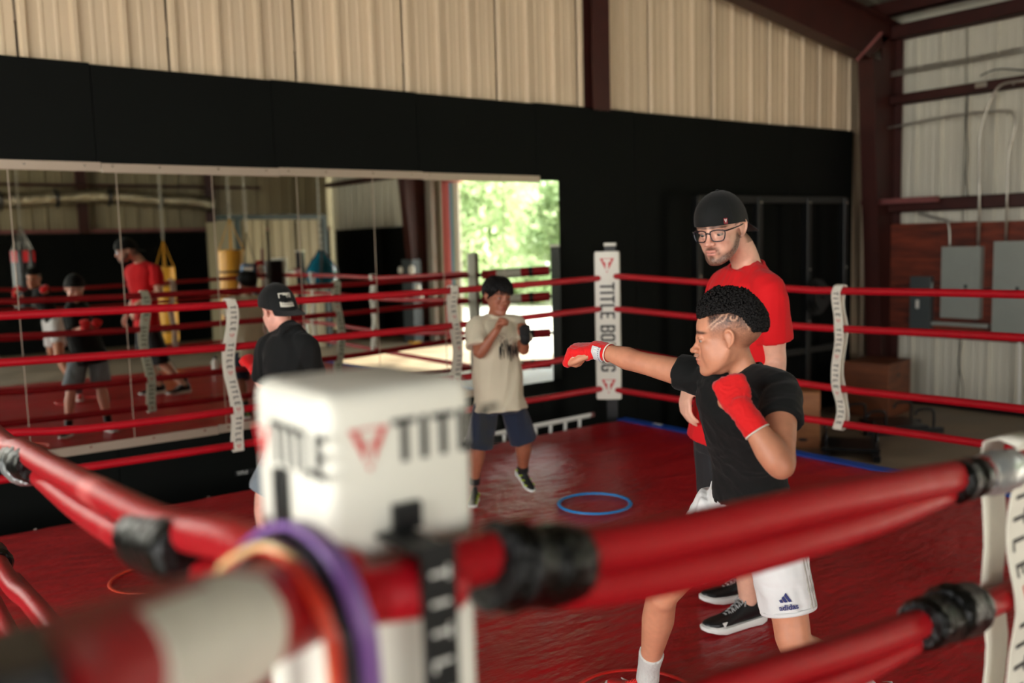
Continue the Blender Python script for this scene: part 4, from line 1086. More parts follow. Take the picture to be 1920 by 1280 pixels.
def cap_dome(fr, parent, m_, name='cap', dz=0.0, seams=True, fat=1.0, tilt=0.0):
    """backwards cap on the skull; bill at the back"""
    M, c, s = fr; b = MB(); n = 40; rings = []
    cen = Vector((0, -.009, .032 + dz)); R = Vector((.084 * fat, .110 * fat, .101 * fat ** 1.6))
    prof = [(-.12, 1.0), (0, 1.004), (.15, .995), (.32, .955), (.5, .873), (.66, .76), (.8, .61), (.9, .44), (.97, .24), (1.0, .02)]
    for z, r in prof:
        rg = []
        for j in range(n):
            a = 2 * math.pi * j / n; x, y = math.cos(a), math.sin(a)
            bump_ = 1 + .010 * noise.noise(Vector((x * 2.5, y * 2.5, z * 3)))
            zz = z * R.z - (0.020 * max(-y, 0) - tilt * y) * (1 - max(z, 0))
            rg.append(HP(fr, cen + Vector((x * R.x * r * bump_, y * R.y * r * bump_, zz))))
        rings.append(rg)
    inner = [[HP(fr, cen + Vector((math.cos(2 * math.pi * j / n) * R.x * r_, math.sin(2 * math.pi * j / n) * R.y * r_, z * R.z - (.020 * max(-math.sin(2 * math.pi * j / n), 0) - tilt * math.sin(2 * math.pi * j / n)))) ) for j in range(n)] for z, r_ in ((.30, .90), (-.12, .965))]
    b.loft(inner + rings, True); o = b.build(name, m_, parent, smooth=True, ang=55)
    def on_cap(a_deg, z):
        for i in range(len(prof) - 1):
            if prof[i][0] <= z <= prof[i + 1][0]:
                r = prof[i][1] + (prof[i + 1][1] - prof[i][1]) * (z - prof[i][0]) / (prof[i + 1][0] - prof[i][0])
        a = math.radians(a_deg); x, y = math.cos(a), math.sin(a)
        return HP(fr, cen + Vector((x * R.x * r, y * R.y * r, z * R.z - (.020 * max(-y, 0) - tilt * y) * (1 - max(z, 0)))))
    # panel seams and top button
    sb = MB()
    for k in range(6):
        a = 30 + 60 * k; sb.tube([on_cap(a, z) for z in (-.1, .1, .3, .5, .7, .85, .95)], .0012 * s, n=5)
    sb.sph(HP(fr, cen + Vector((0, 0, R.z))), [.007 * s, .007 * s, .004 * s], M, 10, 6); sb.build('seams', m_, o, smooth=True)
    # bill
    bb = MB(); top, bot = [], []
    for i in range(13):
        a = math.radians(-90 - 52 + 104 * i / 12); x, y = math.cos(a), math.sin(a); rg = []
        for e in (0, .25, .5, .75, 1.0):
            ext = .068 * e * (math.cos((i - 6) / 6 * 1.25) ** .7 if abs(i - 6) < 6 else .05)
            z = -.09 * R.z - .020 * max(-y, 0) + tilt * y - ext * .55 - .35 * abs(x) ** 2 * ext
            rg.append(Vector((x * (R.x + ext * .8), y * (R.y + ext * .92), z)))
        top.append(rg)
    P = [HP(fr, cen + p) for rg in top for p in rg] + [HP(fr, cen + p - Vector((0, 0, .003))) for rg in top for p in rg]; F = []; q = 5; N_ = 13 * 5
    for i in range(12):
        for j in range(4): a = i * 5 + j; F += [(a, a + 1, a + 6, a + 5), (N_ + a + 5, N_ + a + 6, N_ + a + 1, N_ + a)]
    for i in range(12): F += [(i * 5 + 4, N_ + i * 5 + 4, N_ + i * 5 + 9, i * 5 + 9), (i * 5 + 5, N_ + i * 5 + 5, N_ + i * 5, i * 5)]
    for j in range(4): F += [(j, N_ + j, N_ + j + 1, j + 1), (60 + j + 1, N_ + 60 + j + 1, N_ + 60 + j, 60 + j)]
    bb.add(P, F); bb.build('bill', m_, o, smooth=True, ang=40)
    return o, on_cap

# ================================================================== the man in red
def man():
    k = 1.0; J = {}
    J['head'] = at(1352, 431, 3.40)
    J['headbase'] = at(1386, 462, 3.46); J['neck'] = at(1400, 497, 3.50)
    J['shL'] = at(1441, 548, 3.34); J['shR'] = at(1356, 538, 3.73)
    J['chest'] = at(1398, 600, 3.54); J['pelvis'] = at(1378, 790, 3.62)
    J['elL'] = at(1452, 680, 3.42); J['wrL'] = at(1432, 790, 3.33)
    J['elR'] = at(1338, 645, 3.80); J['wrR'] = at(1292, 712, 3.62)
    J['hipL'] = at(1412, 815, 3.56); J['hipR'] = at(1345, 815, 3.70)
    J['knL'] = at(1392, 975, 3.60); J['knR'] = at(1360, 975, 3.80)
    J['anL'] = at(1403, 1122, 3.74); J['anR'] = at(1402, 1078, 4.02)
    p = Person(J, k, 1.02); t = thing('person', (J['anL'].x, J['anL'].y, 0), 'man in a red t-shirt, glasses and backwards black cap watching the punching boy', 'person', 'people in the ring')
    toL = (at(1300, 1172, 3.62) - at(1403, 1172, 3.74)); toL.z = 0
    hd = head_frame(J['head'], (at(1316, 462, 3.26) - at(1369, 437, 3.42)), CU + CR * .02, 1.08)
    mb = MB(); p.torso(mb, -.006); p.traps(mb); p.neck_(mb); add_head(mb, hd)
    p.limb(mb, 'shL', 'elL', 'wrL', .060, .044, .029); p.limb(mb, 'shR', 'elR', 'wrR', .056, .042, .029)
    p.limb(mb, 'hipL', 'knL', 'anL', .088, .056, .038, bulge=.08); p.limb(mb, 'hipR', 'knR', 'anR', .088, .056, .038, bulge=.08)
    dR = at(1280, 775, 3.58) - J['wrR']; hand(mb, J['wrR'], dR, CR * .35 - CF, -1, 1.12, (16, 34, 24), .5)
    dL = at(1425, 850, 3.3) - J['wrL']; hand(mb, J['wrL'], dL, at(1405, 800, 3.36) - at(1440, 800, 3.36), 1, 1.04, (28, 42, 28), .5)
    me = whole_body(mb, hd, False, .0032, 1.12); P = verts_np(me); C = base_cols(me, (222, 170, 146))
    C = redden(C, P, [J['elL'], J['elR'], HP(hd, (0, .1, -.028))], .03, (206, 120, 100), .4)
    L = head_local(P, hd); hairz = (L[:, 2] > .0) & (L[:, 1] < .02) & (np.linalg.norm(L, axis=1) < .16) & (L[:, 2] > .02 - .3 * (L[:, 1] + .0))
    C = mixc(C, (92, 62, 42), .55 * hairz * (np.abs(L[:, 0]) < .072))
    C = mixc(C, (92, 62, 42), .7 * (sst(-L[:, 1], .035, .06) * (L[:, 2] > -.06) * (np.linalg.norm(L, axis=1) < .16)))
    C = paint_face(C, P, hd, (196, 120, 108), (70, 44, 30), beard=(56, 28, 15))
    finish(me, 'body', skinmat('skin_light', (222, 170, 146)), t, C)
    eyes(hd, t, (40, 44, 44), (-.1, -.35))
    up = (J['neck'] - J['pelvis']).normalized()
    def shirt(m_):
        p.torso(m_, .017, low=.085, hem=1, flare=.06); p.traps(m_, .014, -.15)
        for S_, E_ in (('shL', 'elL'), ('shR', 'elR')):
            a, b_ = J[S_], J[E_]; d = (b_ - a)
            m_.tube([J['neck'].lerp(a, .35) - up * .012, a + up * .004, a + d * .4, a + d * .66], [.048, .063, .072, .076], n=22, sub=4, cap='flat')
        nd = ((J['headbase'] - J['neck']).normalized() + up).normalized(); m_.tube([J['neck'] - nd * .05, J['neck'] - nd * .004], [.085, .066], n=20, cap='flat')
    o = clothes(p, 'shirt', m_rtee, t, shirt, .006, [(.004, up + CR * .3, 13, 3, 3.0), (.0015, up, 30, 8, 6)], 6)
    b = MB(); c_ = J['neck'] + up * .012; nd = ((J['headbase'] - J['neck']).normalized() + up).normalized(); sh, _ = p.torso_axes()
    fdir = up.cross(sh) * -1
    b.torus(J['neck'] - nd * .004, .064, .006, nd, 40, 8, 1.6); b.build('collar', m_rtee, o, smooth=True)
    m_sh = mat('black_shorts_cloth', (16, 18, 21), .75, var=.2, vscale=12, sheen=.1)
    def shorts(m_):
        hp = (J['hipL'] - J['hipR']).normalized()
        m_.tube([J['pelvis'] + up * .02, J['pelvis'] - up * .06, J['pelvis'] - up * .13], [.160, .176, .165], n=26, side=hp, ry=[.110, .124, .125], sub=3, cap='flat')
        for a, b_ in (('hipL', 'knL'), ('hipR', 'knR')):
            A, B = J[a], J[b_]; m_.tube([A + up * .0, A.lerp(B, .5), A.lerp(B, 1.14)], [.094, .102, .108], n=22, sub=4, cap='flat')
    clothes(p, 'shorts', m_sh, t, shorts, .007, [(.006, V(0, 0, 1), 14, 5, 3)])
    m_su = mat('black_shoe_mesh', (17, 18, 19), .42, bump=.1, bscale=90); m_so = mat('white_rubber_sole', (226, 226, 220), .35)
    m_lc = mat('speckled_lace', (30, 32, 34), .6, col2=(190, 192, 190), vscale=260)
    shoe(J['anL'], toL, V(0, 0, 1), .318, J['anL'].z, t, m_su, m_so, m_lc, 'black high trainer with white sole', .115, emblem=1)
    shoe(J['anR'], toL + V(0, .05, 0), V(0, 0, 1), .318, J['anR'].z, t, m_su, m_so, m_lc, 'black high trainer with white sole, behind', .075)
    cp, oc = cap_dome(hd, t, m_cap, dz=.002, fat=1.0, tilt=.010)
    g = MB(); e = oc(103 - 60 + 0, .05); A0 = [oc(a, z) for a, z in ((50, -.10), (42, -.10), (42, .10), (50, .10))]
    cc = sum(A0, Vector()) / 4; nn = (cc - hd[1]).normalized(); g.poly([q + nn * .001 for q in A0], .002, nn); tg = g.build('tag', mat('dark_red_tag', (120, 20, 30), .6), cp)
    g = MB(); B0 = [q.lerp(cc, .35) + nn * .0032 for q in A0]; u_ = (B0[3] - B0[0]); r_ = (B0[1] - B0[0])
    g.poly([B0[3], B0[0] + r_ * .5, B0[2], B0[2] - r_ * .3, B0[0] + r_ * .5 + u_ * .3, B0[3] + r_ * .3], .0008, nn); g.build('emblem', m_white, tg)
    # glasses
    M, c0, s = hd; gl = MB()
    def fr_pt(x, y, z): return HP(hd, (x, y, z))
    for x in (-1, 1):
        pts = [(.008, .012), (.022, .0165), (.044, .016), (.0575, .012), (.057, -.004), (.050, -.0185), (.034, -.0215), (.018, -.020), (.0095, -.009)]
        cur = [fr_pt(x * a, .094 - .010 * (a / .06) ** 2, b_) for a, b_ in pts]; Q, _ = catmull(cur + [cur[0]], 4); gl.tube(Q, .0021 * s, n=6, cap='flat')
        gl.tube([fr_pt(x * .057, .086, .011), fr_pt(x * .068, .070, .012), fr_pt(x * .076, .02, .012), fr_pt(x * .078, -.012, .014)], [.0024 * s, .0026 * s, .0022 * s, .002 * s], n=6, sub=3)
    gl.tube([fr_pt(-.009, .094, .004), fr_pt(0, .098, .008), fr_pt(.009, .094, .004)], .0024 * s, n=6, sub=3)
    go = gl.build('glasses', mat('dark_glasses_frame', (16, 18, 30), .25), t, smooth=True)
    ml = bpy.data.materials.new('lens_glass'); ml.use_nodes = True; nt_ = ml.node_tree; nt_.nodes.clear()
    ou_ = nt_.nodes.new('ShaderNodeOutputMaterial'); mx_ = nt_.nodes.new('ShaderNodeMixShader'); tr = nt_.nodes.new('ShaderNodeBsdfTransparent'); gs = nt_.nodes.new('ShaderNodeBsdfGlossy'); lw = nt_.nodes.new('ShaderNodeFresnel'); lw.inputs[0].default_value = 1.5
    gs.inputs['Roughness'].default_value = .02; gs.inputs['Color'].default_value = (.75, .85, 1, 1); mm_ = nt_.nodes.new('ShaderNodeMath'); mm_.operation = 'MULTIPLY'; mm_.inputs[1].default_value = .35; nt_.links.new(lw.outputs[0], mm_.inputs[0]); nt_.links.new(mm_.outputs[0], mx_.inputs[0]); nt_.links.new(tr.outputs[0], mx_.inputs[1]); nt_.links.new(gs.outputs[0], mx_.inputs[2]); nt_.links.new(mx_.outputs[0], ou_.inputs[0])
    for x in (-1, 1):
        b = MB(); b.poly([fr_pt(x * a, .0935 - .010 * (a / .06) ** 2, b_) for a, b_ in ((.009, .011), (.022, .0155), (.044, .015), (.0565, .011), (.056, -.004), (.049, -.0178), (.034, -.0205), (.018, -.019), (.0105, -.009))], .0006, M @ Vector((0, 1, 0))); b.build('lens', ml, go)

# ================================================================== the punching boy
def curls(fr, parent, test, n, r, name='hair', seed=1, base=None, gap=.0):
    """head of tight curls: many small coiled lumps over the scalp"""
    rnd = random.Random(seed); M, c, s = fr; b = MB(); made = 0; ic = bmesh.new(); bmesh.ops.create_icosphere(ic, subdivisions=1, radius=1)
    IV = [v.co.copy() for v in ic.verts]; IF = [tuple(v.index for v in f.verts) for f in ic.faces]; ic.free()
    while made < n:
        z = rnd.uniform(-.35, 1); a = rnd.uniform(0, 2 * math.pi); q = math.sqrt(1 - z * z); d = Vector((q * math.cos(a), q * math.sin(a), z))
        hgt = test(d)
        if hgt <= 0: continue
        p0 = Vector((0, -.012, .040)) + Vector((d.x * .074, d.y * .093, d.z * .079)) * 1.0
        k = rnd.uniform(.15, 1) ** .6 * hgt; pp = p0 + d * k; rr = r * rnd.uniform(.7, 1.25)
        o = len(b.v); T = Matrix.Rotation(rnd.uniform(0, 6), 3, Vector((rnd.random(), rnd.random(), rnd.random())).normalized())
        b.add([HP(fr, pp + T @ Vector((v.x * rr, v.y * rr * .8, v.z * rr * .65))) for v in IV], IF); made += 1
    return b.build(name, m_hair, parent, smooth=True, recalc=False)

def striker():
    J = {}; k = .80
    J['head'] = at(1365, 633, 2.38); J['headbase'] = at(1384, 672, 2.40); J['neck'] = at(1397, 702, 2.40)
    J['shR'] = at(1318, 708, 2.56); J['shL'] = at(1462, 728, 2.30)
    J['chest'] = at(1392, 770, 2.44); J['pelvis'] = at(1408, 935, 2.58)
    J['elR'] = at(1196, 678, 2.70); J['wrR'] = at(1122, 655, 2.82)
    J['elL'] = at(1464, 872, 2.10); J['wrL'] = at(1391, 768, 2.15)
    J['hipR'] = at(1362, 960, 2.66); J['hipL'] = at(1440, 955, 2.50)
    J['knR'] = at(1242, 1118, 2.84); J['anR'] = at(1214, 1264, 3.12)
    J['knL'] = at(1492, 1208, 2.47); J['anL'] = at(1634, 1300, 2.58)
    p = Person(J, k, .86); t = thing('person', (J['anR'].x, J['anR'].y, 0), 'curly haired boy in black t-shirt and white shorts punching left with red wraps', 'person', 'people in the ring')
    hd = head_frame(J['head'], (at(1290, 640, 2.42) - at(1365, 633, 2.38)), CU + CR * -.04 - CF * .05, .885)
    mb = MB(); p.torso(mb, -.004, chest=.9, belly=.9); p.traps(mb); p.neck_(mb); add_head(mb, hd, True)
    p.limb(mb, 'shR', 'elR', 'wrR', .050, .041, .029, bulge=.10); p.limb(mb, 'shL', 'elL', 'wrL', .052, .042, .030, bulge=.12)
    p.limb(mb, 'hipR', 'knR', 'anR', .088, .060, .040, bulge=.10); p.limb(mb, 'hipL', 'knL', 'anL', .088, .060, .040, bulge=.12)
    mb.sph(J['knR'] + CF * -.01, [.045] * 3); mb.sph(J['elL'], [.034] * 3)
    dR = (at(1058, 655, 2.88) - J['wrR']); fist = (72, 92, 70)
    tR = at(1085, 700, 2.80) - at(1085, 640, 2.84)          # thumb side turned down and towards the camera
    tR = (CU * -.25 - CF * .9 - CR * .15)
    hand(mb, J['wrR'], dR, tR, -1, 1.0, fist, .6)
    dL = (at(1362, 705, 2.20) - J['wrL']); tL = (CF * .45 + CR * -.75 + CU * .25)
    hand(mb, J['wrL'], dL, tL, -1, .96, fist, .9)
    me = whole_body(mb, hd, True, .0031, .95); P = verts_np(me); C = base_cols(me, (206, 142, 110))
    C = redden(C, P, [J['elL'], J['elR'], J['knR'], J['knL']], .04, (170, 96, 72), .45)
    L = head_local(P, hd); near = np.linalg.norm(L, axis=1) < .19
    # faded sides with two shaved lines and a swirl
    zone = sst(L[:, 2], -.030, .030) * sst(-L[:, 1], -.050, -.034) * near * (1 - sst(np.abs(L[:, 0]), .0735, .076))
    back = sst(-L[:, 1], .03, .05) * sst(L[:, 2], -.075, -.02) * near
    grain = np.array([.8 + .5 * noise.noise(Vector(q) * 500) for q in P])
    fade = np.maximum(zone, back) * (.36 + .25 * sst(L[:, 2], .035, .06) + .5 * sst(L[:, 2], .0, .06) + .25 * sst(-L[:, 1], .02, .08))
    C = mixc(C, (40, 28, 24), fade * grain)
    side = (L[:, 0] > .03) * near
    def line(pts, w_):
        kk = np.zeros(len(P))
        for (a, b_) in zip(pts[:-1], pts[1:]):
            A = np.array(a); B = np.array(b_); Q = L[:, 1:3]; d = B - A; tt = np.clip(((Q - A) @ d) / (d @ d), 0, 1); kk = np.maximum(kk, np.exp(-(np.linalg.norm(Q - (A + tt[:, None] * d), axis=1) / w_) ** 4))
        return kk
    sw = [(-.030 + .020 * r_ * math.cos(a), .060 + .020 * r_ * math.sin(a)) for a, r_ in [(i * .5, 1 - i * .055) for i in range(15)]]
    ln = np.maximum.reduce([line([(.050, .034), (.030, .048), (.010, .060), (-.006, .074)], .0022), line([(.036, .030), (.016, .046), (-.002, .052), (-.012, .062)], .0020), line(sw, .0022), line([(-.05, .066), (-.066, .040), (-.070, .020)], .002)])
    C = mixc(C, (206, 158, 128), ln * side * .85)
    hl = sst(L[:, 2], .068, .076) * sst(-L[:, 1], -.078, -.070) * near * (1 - sst(np.abs(L[:, 0]), .05, .062))
    C = mixc(C, (20, 15, 14), hl)
    C = paint_face(C, P, hd, (176, 98, 88), (44, 28, 22))
    finish(me, 'body', skinmat('skin_tan', (190, 128, 98)), t, C)
    eyes(hd, t, (44, 28, 20), (0, -.05))
    def tst(d):
        y, z, x = -.012 + d.y * .093, .040 + d.z * .079, abs(d.x) * .074
        zb = np.interp(y, [-.11, -.095, -.085, -.075, -.055, -.03, .02, .05, .085], [-.050, -.030, -.005, .022, .056, .072, .074, .068, .058])
        if x < .035 and y > .0: zb = .066
        if z < zb: return 0
        e = min(1, (z - zb) / .060)
        return (.006 + .041 * e ** 1.1) * float(np.interp(y, [-.09, -.03, .03, .08], [.45, .85, 1.0, 1.15])) * (1.0 if y > -.06 else .8)
    curls(hd, t, tst, 8500, .0040)
    up = (J['neck'] - J['pelvis']).normalized()
    def shirt(m_):
        p.torso(m_, .007, low=.045, hem=1, flare=-.02, chest=.92, belly=.9); p.traps(m_, .010, -.15)
        for S_, E_, r1, e_ in (('shL', 'elL', .054, .47), ('shR', 'elR', .053, .34)):
            a, b_ = J[S_], J[E_]; d = b_ - a
            m_.tube([J['neck'].lerp(a, .35) - up * .012, a - up * .006, a + d * e_ * .6, a + d * e_], [.036, .048, .051, r1], n=22, sub=4, cap='flat')
        nd = (J['headbase'] - J['neck']).normalized(); m_.tube([J['neck'] - nd * .04, J['neck'] + nd * .008], [.066, .050], n=20, cap='flat')
    o = clothes(p, 'shirt', m_btee, t, shirt, .005, [(.0045, CR + CU * .35, 16, 3, 3.2), (.0015, CR, 36, 8, 8)], 5)
    b = MB(); nd = (J['headbase'] - J['neck']).normalized(); b.torus(J['neck'] + nd * .008, .048, .005, nd, 40, 8, 1.6); b.build('collar', m_btee, o, smooth=True)
    m_ws = mat('white_shorts_cloth', (228, 228, 226), .7, var=.05, vscale=10, sheen=.2)
    hp = (J['hipL'] - J['hipR']).normalized()
    def shorts(m_):
        m_.tube([J['pelvis'] + up * .03, J['pelvis'] - up * .04, J['pelvis'] - up * .10], [.118, .142, .13], n=26, side=hp, ry=[.086, .105, .10], sub=3, cap='flat')
        for a, b_, e, r1 in (('hipL', 'knL', .74, .074), ('hipR', 'knR', .60, .080)):
            A, B = J[a], J[b_]; m_.tube([A + up * .03, A.lerp(B, .45), A.lerp(B, e)], [.080, .076, r1], n=24, sub=4, cap='flat')
    so = clothes(p, 'shorts', m_ws, t, shorts, .006, [(.006, J['knL'] - J['hipL'], 15, 5, 3), (.003, CR, 24, 2, 4)])
    # side tape with three stripes and the emblem on the left leg
    A, B = J['hipL'], J['knL']; d = (B - A).normalized(); toC = (C0 - A.lerp(B, .6)); toC = (toC - d * toC.dot(d)).normalized(); sd_ = d.cross(toC).normalized()
    if sd_.dot(CR) < 0: sd_ = -sd_
    def leg(t_, ang, r=.0):
        c_ = A.lerp(B, t_); return c_ + (toC * math.cos(ang) + sd_ * math.sin(ang)) * (.0795 - .004 * t_ + r)
    sb = MB(); m_st = mat('grey_mesh_stripe', (186, 182, 172), .8, var=.3, vscale=400)
    for a_ in (.92, 1.10, 1.28):
        P_ = [leg(.24 + .48 * i / 10, a_, -.001) for i in range(11)]; sb.tube(P_, .0045, n=6, ry=.004, side=(toC * -math.sin(a_) + sd_ * math.cos(a_)))
    sb.build('side_stripes', m_st, so, smooth=True)
    hb = MB(); hb.torus(A.lerp(B, .735), .0735, .003, d, 40, 6, 2.2); hb.build('hem', m_ws, so, smooth=True)
    lg = MB(); ang0 = .10; org = leg(.68, ang0); nrm = (toC * math.cos(ang0) + sd_ * math.sin(ang0)); dx = (sd_ * math.cos(ang0) - toC * math.sin(ang0)); dy = -d
    def wl(a, b_): 
        aa = ang0 + a / .078; return leg(.675 - b_ / (B - A).length, aa, .0035)
    nav = mat('navy_print', (30, 40, 104), .6)
    for i, (x0, h_) in enumerate(((.0, .009), (.0105, .017), (.021, .025))):
        lg.poly([wl(x0 - .024, .014), wl(x0 - .0165, .014), wl(x0 - .0165 - h_ * .45, .014 + h_), wl(x0 - .024 - h_ * .36, .014 + h_ * .74)], .0012, nrm)
    lg.build('emblem', nav, so)
    tx = bpy.data.curves.new('txt', 'FONT'); tx.body = 'adidas'; tx.size = .020; tx.align_x = 'CENTER'; tx.offset = .0006
    to_ = bpy.data.objects.new('txt', tx); sc.collection.objects.link(to_); dg = bpy.context.evaluated_depsgraph_get(); tme = bpy.data.meshes.new_from_object(to_.evaluated_get(dg)); bpy.data.objects.remove(to_)
    wpts = [wl(v.co.x - .006, v.co.y - .006) for v in tme.vertices]; fc = [tuple(f.vertices) for f in tme.polygons]
    b = MB(); b.add([q + nrm * .0012 for q in wpts], fc); b.build('lettering', nav, so, recalc=False)
    # wraps
    def wrapfist(o_, d_, t_, pf, el, name, lab, thumb, wristlen=.050):
        m_ = MB(); hand(m_, o_, d_, t_, pf, 1.0 if wristlen < .06 else .96, (60, 40, 20), 0, grow=.0055, segs=1, thumbon=False)
        a0 = o_ + (el - o_).normalized() * wristlen; m_.tube([a0, o_, o_ + d_.normalized() * .02], [.0315, .0305, .031], n=18, side=t_, ry=[.0285, .026, .024], sub=3, cap='flat')
        me = smooth_union(m_, .0034, 4); fold(me, .0022, d_.cross(t_), 70, 3, 12); w_ = finish(me, name, m_wrapred, t); tag(w_, lab)
        b = MB(); b.torus(a0, .0305, .0022, (el - o_), 28, 6); b.build('white_edge', m_strap, w_, smooth=True)
        b = MB(); dn = d_.normalized(); tn_ = (t_ - dn * t_.dot(dn)).normalized(); pn = dn.cross(tn_) * pf
        b.tube([o_ + dn * x + tn_ * y + pn * z for x, y, z in ((.030, .028, -.004), (.052, .036, .012), (.072, .036, .014), (.084, .024, .022), (.086, -.02, .022))], .0024, n=6, sub=4); b.build('thumb_edge', m_strap, w_, smooth=True)
        return w_
    wr = wrapfist(J['wrR'], dR, tR, -1, J['elR'], 'hand_wrap', 'red wrap on the outstretched fist', .6)
    b = MB(); ax = (J['elR'] - J['wrR']).normalized(); pc = J['wrR'] + ax * .020; tc_ = (C0 - pc); tc_ = (tc_ - ax * tc_.dot(ax)).normalized(); s2 = ax.cross(tc_)
    if s2.dot(CU) < 0: s2 = -s2
    R = []
    for i in range(9):
        a = -1.35 + 1.55 * i / 8; r_ = .0325; R.append([pc + ax * x + (tc_ * math.cos(a) + s2 * math.sin(a)) * (r_ + e) for x, e in ((-.018, 0), (.018, 0), (.018, .0018), (-.018, .0018))])
    b.loft(R); lb = b.build('label', mat('grey_label', (196, 200, 200), .5), wr, smooth=True, ang=40)
    b = MB(); b2 = MB()
    for i in range(9):
        a = -1.25 + 1.4 * i / 8; b.sph(pc + ax * .011 + (tc_ * math.cos(a) + s2 * math.sin(a)) * .0345, [.0016] * 3, None, 6, 4)
    def wpp(a_, b_):
        if a_ is None: return tc_
        an = .12 - a_ / .0345; return pc + ax * (-.008 + b_) + (tc_ * math.cos(an) + s2 * math.sin(an)) * .0346
    word(b2, 'TE', None, tc_, tc_, .013, .0006, .2, wpp)
    b.build('dotted_print', nav, lb); b2.build('lettering', m_wtext, lb)
    wl_ = wrapfist(J['wrL'], dL, tL, -1, J['elL'], 'hand_wrap', 'red wrap on the guarding fist at the chin', .9, .062)
    # socks and shoes
    m_sock = mat('grey_rib_sock', (190, 190, 184), .85, bump=.5, bscale=120, stretch=(1, 1, .15), sheen=.3)
    m_rs = mat('red_shoe_leather', (176, 22, 28), .4); m_ws2 = mat('white_shoe_rubber', (222, 220, 214), .35); m_rl = mat('red_lace', (226, 44, 40), .6)
    def sock(an, kn, toe):
        m_ = MB(); a = an.lerp(kn, .30); f_ = (toe - V(0, 0, toe.z)).normalized()
        m_.tube([a, an.lerp(kn, .12), an - V(0, 0, .02)], [.0425, .0375, .040], n=20, sub=4, cap='flat'); me = smooth_union(m_, .005, 2); finish(me, 'sock', m_sock, t)
    f1 = at(1150, 1300, 3.2) - at(1214, 1290, 3.1); f1.z = 0; sock(J['anR'], J['knR'], f1)
    shoe(J['anR'], f1, V(0, 0, 1), .235, J['anR'].z, t, m_rs, m_ws2, m_rl, 'red and white trainer with red laces', .02, m_mark=m_ws2)
    sh2 = (J['anL'] - J['knL']).normalized(); sock(J['anL'], J['knL'], V(1, 0, 0)); 
    tz = V(J['anL'].x, J['anL'].y, 0) + f1.normalized() * .10 
    toe = (f1.normalized() * .8 + V(0, 0, -.85)); 
    shoe(J['anL'], toe, sh2 * -1, .235, .075, t, m_rs, m_ws2, m_rl, 'red and white trainer, heel raised', .02, m_mark=m_ws2)

# ================================================================== straight hair cap of strands
def strands(fr, parent, n, rootz, lens, seed=1, lift=.010, wdt=.0028, name='hair', fringe=True):
    rnd = random.Random(seed); M, c, s = fr; b = MB()
    shell = []
    b.sph(HP(fr, (0, -.014, .046)), [.0815 * s, .100 * s, .083 * s], M, 24, 16)
    for i in range(n):
        a = rnd.uniform(0, 2 * math.pi); zz = rnd.uniform(.15, .98); q = math.sqrt(1 - zz * zz)
        ca, sa = math.cos(a), math.sin(a)
        L_ = lens(ca, sa) * rnd.uniform(.75, 1.12); pts = []; m_ = 6
        th = math.acos(zz); th1 = th + L_
        for j in range(m_ + 1):
            tt = th + (th1 - th) * j / m_; g = 1 + lift / .08 * (.6 + .5 * math.sin(j / m_ * 3.0)) + rnd.uniform(-.01, .01)
            sw = .15 * math.sin(i) * j / m_
            pts.append(HP(fr, Vector((0, -.012, .040)) + Vector((math.sin(tt) * math.cos(a + sw) * .077 * g, math.sin(tt) * math.sin(a + sw) * .095 * g, math.cos(tt) * .081 * g))))
        b.tube(pts, [wdt * s * (1 - .75 * (j / m_) ** 2) for j in range(m_ + 1)], n=4, cap='flat')
    return b.build(name, m_hair, parent, smooth=True, recalc=False)

